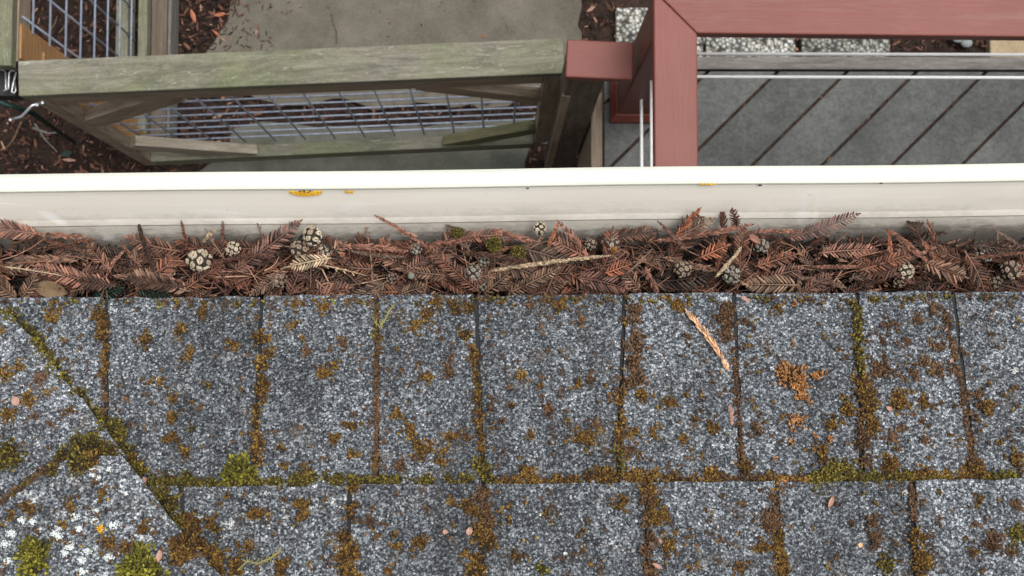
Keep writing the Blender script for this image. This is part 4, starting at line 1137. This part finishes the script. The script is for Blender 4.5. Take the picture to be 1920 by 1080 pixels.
H(1106,485,1142,514,'scaly','needle_purple','thin mauve tail end running down right at centre')
H(1133,513,1178,500,'fern','needle_orange','small bright orange comb sprig right of centre', d0=1.046, d1=1.045)
H(1078,520,1175,532,'broad','needle_purple','mauve grey broad sprig below the bright orange comb sprig', d0=1.054, d1=1.054)
H(1172,515,1222,470,'twig','needle_tan','tan twig slanting up right of the bright orange comb sprig', d0=1.045, d1=1.045)
H(1226,452,1412,426,'narrow','needle_pink','long thick rosy sprig under the gutter wall right of centre', d0=1.044, d1=1.036, curve=.04)
H(1262,448,1315,394,'narrow','needle_orange','orange brown sprig rising steeply onto the gutter wall', d0=1.05, d1=1.032)
H(1262,446,1338,415,'fern','needle_tan','tan broad sprig fanned behind the long thick rosy sprig', d0=1.052, d1=1.042)
H(1288,470,1232,415,'scaly','needle_purple','mauve thin sprig crossing the long thick rosy sprig', d0=1.042, d1=1.038)
H(1378,430,1377,390,'fluffy','needle_purple','short fluffy upright brown sprig standing on the gutter wall', d0=1.046, d1=1.030)
H(1120,446,1235,434,'fern','needle','brown sprig hugging the gutter wall above the grey cone', d0=1.062, d1=1.06)
H(1312,484,1362,460,'fern','needle_orange','orange comb sprig between two cones right of centre', d0=1.046, d1=1.043)
H(1341,520,1390,463,'scaly','needle_pale','bleached twig leaning over the round cone', d0=1.044, d1=1.04)
H(1498,535,1400,533,'broad','needle_tan','widest tan feather sprig at the roof edge right of centre', d0=1.050, d1=1.052, curve=0)
H(1500,550,1556,515,'fern','needle_purple','mauve brown sprig beside the widest tan feather sprig')
H(1472,446,1612,411,'fern','needle_purple','mauve brown sprig climbing the gutter wall at right', d0=1.056, d1=1.042)
H(1412,434,1500,430,'scaly','needle_pink','thin rosy stem crossing the bare dark gap of the gutter', d0=1.052, d1=1.054)
H(1535,475,1640,462,'fern','needle_pink','rosy sprig lying level in the right litter heap', d0=1.048, d1=1.046)
H(1520,500,1625,500,'scaly','needle_pink','thin rosy sprig in the middle of the right litter heap')
H(1662,428,1735,492,'narrow','needle_pink','upper part of the long sprig slanting down at right', d0=1.050, d1=1.044)
H(1732,490,1806,522,'broad','needle','lower bushy part of the long sprig slanting down at right', d0=1.044, d1=1.05)
H(1665,430,1668,492,'scaly','needle_orange','straight orange brown stem hanging from the gutter wall at right', d0=1.052, d1=1.05)
H(1727,449,1790,538,'narrow','needle','brown sprig parallel to the long slanting sprig at right', d0=1.052, d1=1.055)
H(1808,470,1850,548,'broad','needle','dark brown broad sprig left of the rightmost cones', d0=1.048, d1=1.056)
H(1818,460,1925,470,'fern','needle','brown sprig with level needles at the right end of the litter', d0=1.054, d1=1.054)
H(1655,500,1740,548,'scaly','needle_purple','thin mauve sprig running down to the roof edge at right')
H(1350,505,1420,545,'twig','needle_tan','thin tan stalk running down right of the round cone')
H(1415,500,1490,478,'fern','needle','brown sprig above the widest tan feather sprig')
H(1440,520,1500,505,'fern','needle_purple','mauve sprig touching the top of the widest tan feather sprig')
H(1200,545,1165,505,'fern','needle','short rusty sprig pointing up left right of centre')
H(1210,500,1232,548,'narrow','needle_pink','rosy sprig pointing down at the roof edge right of centre')
RG = 'dropped sprigs lying on the shingles'
H(1367,696,1295,578,'narrow','needle_roof','bleached straw sprig lying alone on the shingles', group=RG, roof=True, curve=.10)
H(1372,797,1371,762,'scaly','leaf_pink','short pink sprig tip on the shingles below the straw sprig', group=RG, roof=True)

# the matted sprigs: prototypes then copies
protos = []
for i, (kind, L, cv) in enumerate((('broad',.040,.1),('fern',.034,-.1),('narrow',.045,.05),('fern',.028,.2),('scaly',.05,.15),('broad',.030,-.2),('twig',.05,.1),('fern',.045,.0))):
    st, ne = mk(L, kind, cv, 100+i)
    a_ = MB(); a_.add(st.v, st.f); a_.add(ne.v, ne.f)
    me = bpy.data.meshes.new('conifer_sprig'); me.from_pydata(a_.v, [], a_.f); me.materials.append(M['needle'])
    protos.append(me)
first = {}
for i in range(238):
    x = rnd.uniform(-60, 1980); ty = top_y(x); y = ty + 8 + (562-ty-8)*rnd.random()
    k = rnd.randrange(len(protos))
    lift = rnd.uniform(-.013,.013)
    p = P(x, y, litd(x, y) - lift)
    a = rnd.gauss(0, .75) + (math.pi if rnd.random() < .5 else 0)
    d = Vector((math.cos(a), math.sin(a), rnd.uniform(-.16,.16)))
    if d.y > 0 and y < ty+30: d.y *= .3
    zz = Vector((rnd.uniform(-.6,.6), rnd.uniform(-.6,.6), 1)); s_ = rnd.uniform(.7,1.3)
    mw = frame(p, d, zz) @ Matrix.Diagonal((s_, s_*rnd.choice((1,-1)), s_, 1))
    if k not in first:
        o = bpy.data.objects.new('conifer_sprig', protos[k]); first[k] = o
    else: o = first[k].copy()
    link(o, None, mw)
    tag(o, 'dull brown sprig tangled among others in the gutter litter mat', 'sprig', 'brown sprigs matted in the gutter')

# ------------------------------------------------------------------ cones
def scale_mesh(w_, h_):
    mm = MB(); n_ = 8; vs = []
    prof_ = ((1.0,-.25),(1.02,.0),(.86,.16),(.45,.17),(.22,.06))
    for rr, z in prof_:
        for j in range(n_):
            a = 2*math.pi*j/n_; q = 1 - .14*abs(math.sin(2*a))
            vs.append((math.cos(a)*rr*w_/2*q, math.sin(a)*rr*h_/2*q, z*h_))
    vs.append((0,0,.0))
    k = len(prof_); fs = []
    for i in range(k-1):
        for j in range(n_): fs.append((i*n_+j, i*n_+(j+1)%n_, (i+1)*n_+(j+1)%n_, (i+1)*n_+j))
    fs += [((k-1)*n_+j, (k-1)*n_+(j+1)%n_, k*n_) for j in range(n_)]
    mm.add(vs, fs)
    me = bpy.data.meshes.new('scale'); me.from_pydata(mm.v, [], mm.f); me.polygons.foreach_set('use_smooth', [True]*len(me.polygons))
    return me
sc_mesh = {}
for k_ in ('cone_pale','cone_brown','cone_grey'):
    me = scale_mesh(.56, .40); me.materials.append(M[k_]); sc_mesh[k_] = me
def cone(px, py, r, mat, label, d=None, ang=0., el=1.25, tilt=None):
    Rm = r*PXM*1.05*.92
    c = P(px, py, d or litd(px, py)-.008)
    ax = Vector((math.cos(ang), math.sin(ang), rnd.uniform(-.3,.3) if tilt is None else tilt))
    c.z -= Rm*.2
    mw = frame(c, ax)
    root = bpy.data.objects.new('conifer_cone', None); root.empty_display_size = .01; link(root, None, Matrix.Translation(c)); tag(root, label, 'cone', 'small woody cones in the gutter')
    mm = MB(); vs = []; NA, NB = 8, 12
    for i in range(NA+1):
        th = math.pi*i/NA
        for j in range(NB):
            ph = 2*math.pi*j/NB
            vs.append((math.cos(th)*Rm*el*.84, math.sin(th)*math.cos(ph)*Rm*.82, math.sin(th)*math.sin(ph)*Rm*.82))
    mm.add(vs, [(i*NB+j, i*NB+(j+1)%NB, (i+1)*NB+(j+1)%NB, (i+1)*NB+j) for i in range(NA) for j in range(NB)])
    mm.build('core', M['cone_core'], root, mw, smooth=True)
    n_ = 21
    for i in range(n_):
        zf = 1 - 2*(i+.5)/n_; a = i*2.39996 + r
        rr = math.sqrt(1-zf*zf); nrm = Vector((zf/el, rr*math.cos(a), rr*math.sin(a))).normalized()
        bm_ = rnd.uniform(.86,1.06)
        pos = bm_*Vector((zf*Rm*el*.93, rr*math.cos(a)*Rm*.93, rr*math.sin(a)*Rm*.93))
        if (mw.to_3x3() @ nrm).z < -.35: continue
        # scale: wide side around the axis
        xdir = Vector((1,0,0)).cross(nrm)
        if xdir.length < .05: xdir = Vector((0,1,0))
        f = frame(pos, xdir, nrm); s_ = Rm*rnd.uniform(1.18,1.5)*(.75 if abs(zf) > .8 else 1)
        f = frame(pos, xdir, nrm) @ Matrix.Rotation(rnd.uniform(-.5,.5), 4, 'Z') @ Matrix.Rotation(rnd.uniform(-.3,.3), 4, 'X') @ Matrix.Scale(s_, 4)
        o = bpy.data.objects.new('scale', sc_mesh[mat]); link(o, root, mw @ f)
    return root
K = cone
K(374,488,25,'cone_pale','largest pale cone at left, whitish scales with dark gaps', 1.050, .1, 1.15)
K(436,467,15,'cone_pale','small whitish cone below the upright mauve sprig', 1.055, .3, 1.1)
K(586,441,20,'cone_pale','pale open cone highest of the stacked pair at the gutter wall', 1.043, 1.9, 1.2)
K(562,466,19,'cone_brown','brown cone lower of the stacked pair', 1.056, .4, 1.15)
K(610,470,15,'cone_pale','pale cone partly hidden below the stacked pair', 1.058, -.6, 1.1)
K(1012,428,14,'cone_pale','small white and black cone leaning on the gutter wall', 1.045, 1.4, 1.1)
K(1145,458,17,'cone_grey','grey cone behind the bleached twig end', 1.056, .2, 1.2)
K(1280,505,18,'cone_brown','brown cone with broad scales right of the bright orange comb sprig', 1.052, 1.0, 1.1)
K(1372,515,19,'cone_grey','round closed olive grey cone under the bleached leaning twig', 1.050, .2, 1.0)
K(1428,461,15,'cone_grey','dull grey cone in the dark gap right of centre', 1.060, .1, 1.2)
K(1700,508,17,'cone_pale','pale weathered cone amid the right litter heap', 1.056, .9, 1.15)
K(1688,528,14,'cone_brown','brown cone below the pale weathered cone at right', 1.062, .9, 1.15)
K(1845,474,17,'cone_grey','grey cone at right just under the level needles', 1.058, -.7, 1.3)
K(1896,506,20,'cone_brown','rightmost open cone with rounded scales', 1.054, -.3, 1.1)
K(1868,530,14,'cone_brown','dark cone below left of the rightmost cone', 1.062, .5, 1.1)
K(888,512,16,'cone_grey','silvery grey cone at the left tip of the long bleached twig', 1.052, 1.2, 1.3)
K(905,532,13,'cone_grey','grey cone tucked below the silvery one', 1.060, 1.4, 1.3)
K(908,488,12,'cone_grey','small grey cone just above the left tip of the long bleached twig', 1.062, .4, 1.2)
K(781,467,12,'cone_grey','small grey cone beneath the long thin rosy sprig', 1.056, .1, 1.2)
K(522,525,17,'cone_brown','dark brown cone below the mauve feather sprig', 1.060, .5, 1.1)
K(318,512,11,'cone_brown','small dark cone left of the largest pale cone', 1.064, .5, 1.1)
K(735,522,12,'cone_brown','small dark brown cone in the litter below the level rosy sprig', 1.064, .9, 1.2)
K(1548,470,11,'cone_brown','small brown cone buried in the right litter heap', 1.062, .3, 1.2)
K(1108,458,12,'cone_brown','small brown cone left of the grey cone', 1.062, .2, 1.2)

# moss lumps, pebble and leaves in the gutter
def lump(px, py, r, d, mat, label, name='moss_clump', cat='moss', hf=.8):
    org = P(px, py, d); b_ = MB(); Rm = r*PXM
    for i in range(int(r*r*1.1)):
        a = rnd.uniform(0,6.28); q = math.sqrt(rnd.random())
        p = Vector((math.cos(a)*q*Rm, math.sin(a)*q*Rm, Rm*hf*(1-q*q)))
        grain(b_, p, Vector((math.cos(a)*q, math.sin(a)*q, .8)), .0007*rnd.uniform(.7,1.3), 1.8)
    b_.tube([(0,0,-.004),(0,0,Rm*hf*.8)], Rm*.9, 8, Rm*.2)
    return tag(b_.build(name, M[mat], mw=Matrix.Translation(org)), label, cat)
lump(857,439,12,1.062,'moss_olive','pointed olive moss lump against the gutter wall', hf=1.3)
lump(927,458,15,1.056,'moss_olive','rounded olive moss lump under the rosy sprig')
lump(971,475,14,1.054,'moss_olive','low green moss lump above the long bleached twig')
lump(1150,470,6,1.05,'moss_orange','tiny orange bud cluster beside the grey cone', 'bud_cluster', 'bud')
def ball(px, py, r, d, mat, label, name, cat, sq=.7):
    org = P(px, py, d); mm = MB(); Rm = r*PXM; vs = []
    for i in range(9):
        th = math.pi*i/8
        for j in range(12):
            ph = 6.283*j/12; q = 1+.12*wob(math.cos(ph)*2, math.sin(ph)*2+th, 1.3, 4)
            vs.append((Rm*math.sin(th)*math.cos(ph)*q, Rm*math.sin(th)*math.sin(ph)*q, Rm*sq*math.cos(th)))
    mm.add(vs, [(i*12+j, (i+1)*12+j, (i+1)*12+(j+1)%12, i*12+(j+1)%12) for i in range(8) for j in range(12)])
    return tag(mm.build(name, M[mat], mw=Matrix.Translation(org), smooth=True), label, cat)
ball(771,517,7,1.052,'pebble','pale green pebble sunk in the middle of the litter','pebble','pebble')
def flatleaf(px, py, Lp, Wp, ang, d, mat, label, roof=False, name='fallen_leaf'):
    mm = MB(); n_ = 8; vs = []; Lm, Wm = Lp*PXM, Wp*PXM
    for i in range(n_+1):
        t = i/n_; ww = Wm/2*math.sin(math.pi*(t*.94+.03))**.8
        vs += [(Lm*(t-.5), ww, .0008+Wm*.08), (Lm*(t-.5), 0, .0), (Lm*(t-.5), -ww, .0008+Wm*.08), (Lm*(t-.5), 0, -.0006)]
    fs = []
    for i in range(n_):
        for j in range(4): fs.append((i*4+j, i*4+(j+1)%4, (i+1)*4+(j+1)%4, (i+1)*4+j))
    mm.add(vs, fs)
    if roof:
        Lm *= .8; h = surf_h(px, py)+.003; q = R(px, py, h); mw = RB @ Matrix.Translation((q[0], q[1], h)) @ Matrix.Rotation(ang, 4, 'Z')
    else: mw = Matrix.Translation(P(px, py, d)) @ Matrix.Rotation(ang, 4, 'Z')
    return tag(mm.build(name, M[mat], mw=mw), label, 'leaf')
flatleaf(95,543,70,34,-.2,1.062,'leaf_brown','flat tan leaf at the roof edge near the left green sprig')
flatleaf(768,440,34,9,-.15,1.05,'leaf_pink','pale curled leaf scale lying against the gutter wall')
flatleaf(1415,448,30,12,-.7,1.05,'needle_pink','rosy leaf blade beside the dark gap of the gutter')
flatleaf(1398,562,22,7,-.55,0,'leaf_pink','pink leaf sliver on the shingle edge under the gutter', True)
flatleaf(30,753,20,14,-.9,0,'leaf_pink','pink leaf scale on the left hip cap', True)
flatleaf(299,1043,22,10,1.5,0,'leaf_pink','pink pointed scale on the lichened hip cap', True)
flatleaf(880,997,15,11,1.3,0,'leaf_pink','pink triangular leaf bit on the second course', True)
flatleaf(835,998,10,9,1.3,0,'leaf_pink','smaller pink leaf bit left of the triangular one', True)
flatleaf(1558,942,24,8,1.1,0,'leaf_pink','pink leaf sliver just below the course line at right', True)
flatleaf(1667,767,13,8,-.6,0,'leaf_pink','pink leaf bit on the moss of the right joint', True)
flatleaf(1784,677,11,6,1.0,0,'leaf_pink','curled pink scale lower beside the right slanting joint', True)
flatleaf(1774,619,12,4,.7,0,'leaf_pink','curled pink scale upper beside the right slanting joint', True)
flatleaf(1613,1023,10,8,1.2,0,'needle_roof','tan seed scale on the second course at right', True)
flatleaf(1233,1062,20,7,-.5,0,'leaf_pink','pink leaf sliver at the bottom edge beside a mossy joint', True)
flatleaf(1238,1015,12,5,-1.2,0,'leaf_pink','thin pink scale on the mossy joint of the second course', True)
flatleaf(272,900,12,8,-1.2,0,'leaf_pink','pinkish bud scale in the moss beside the hip cap', True)
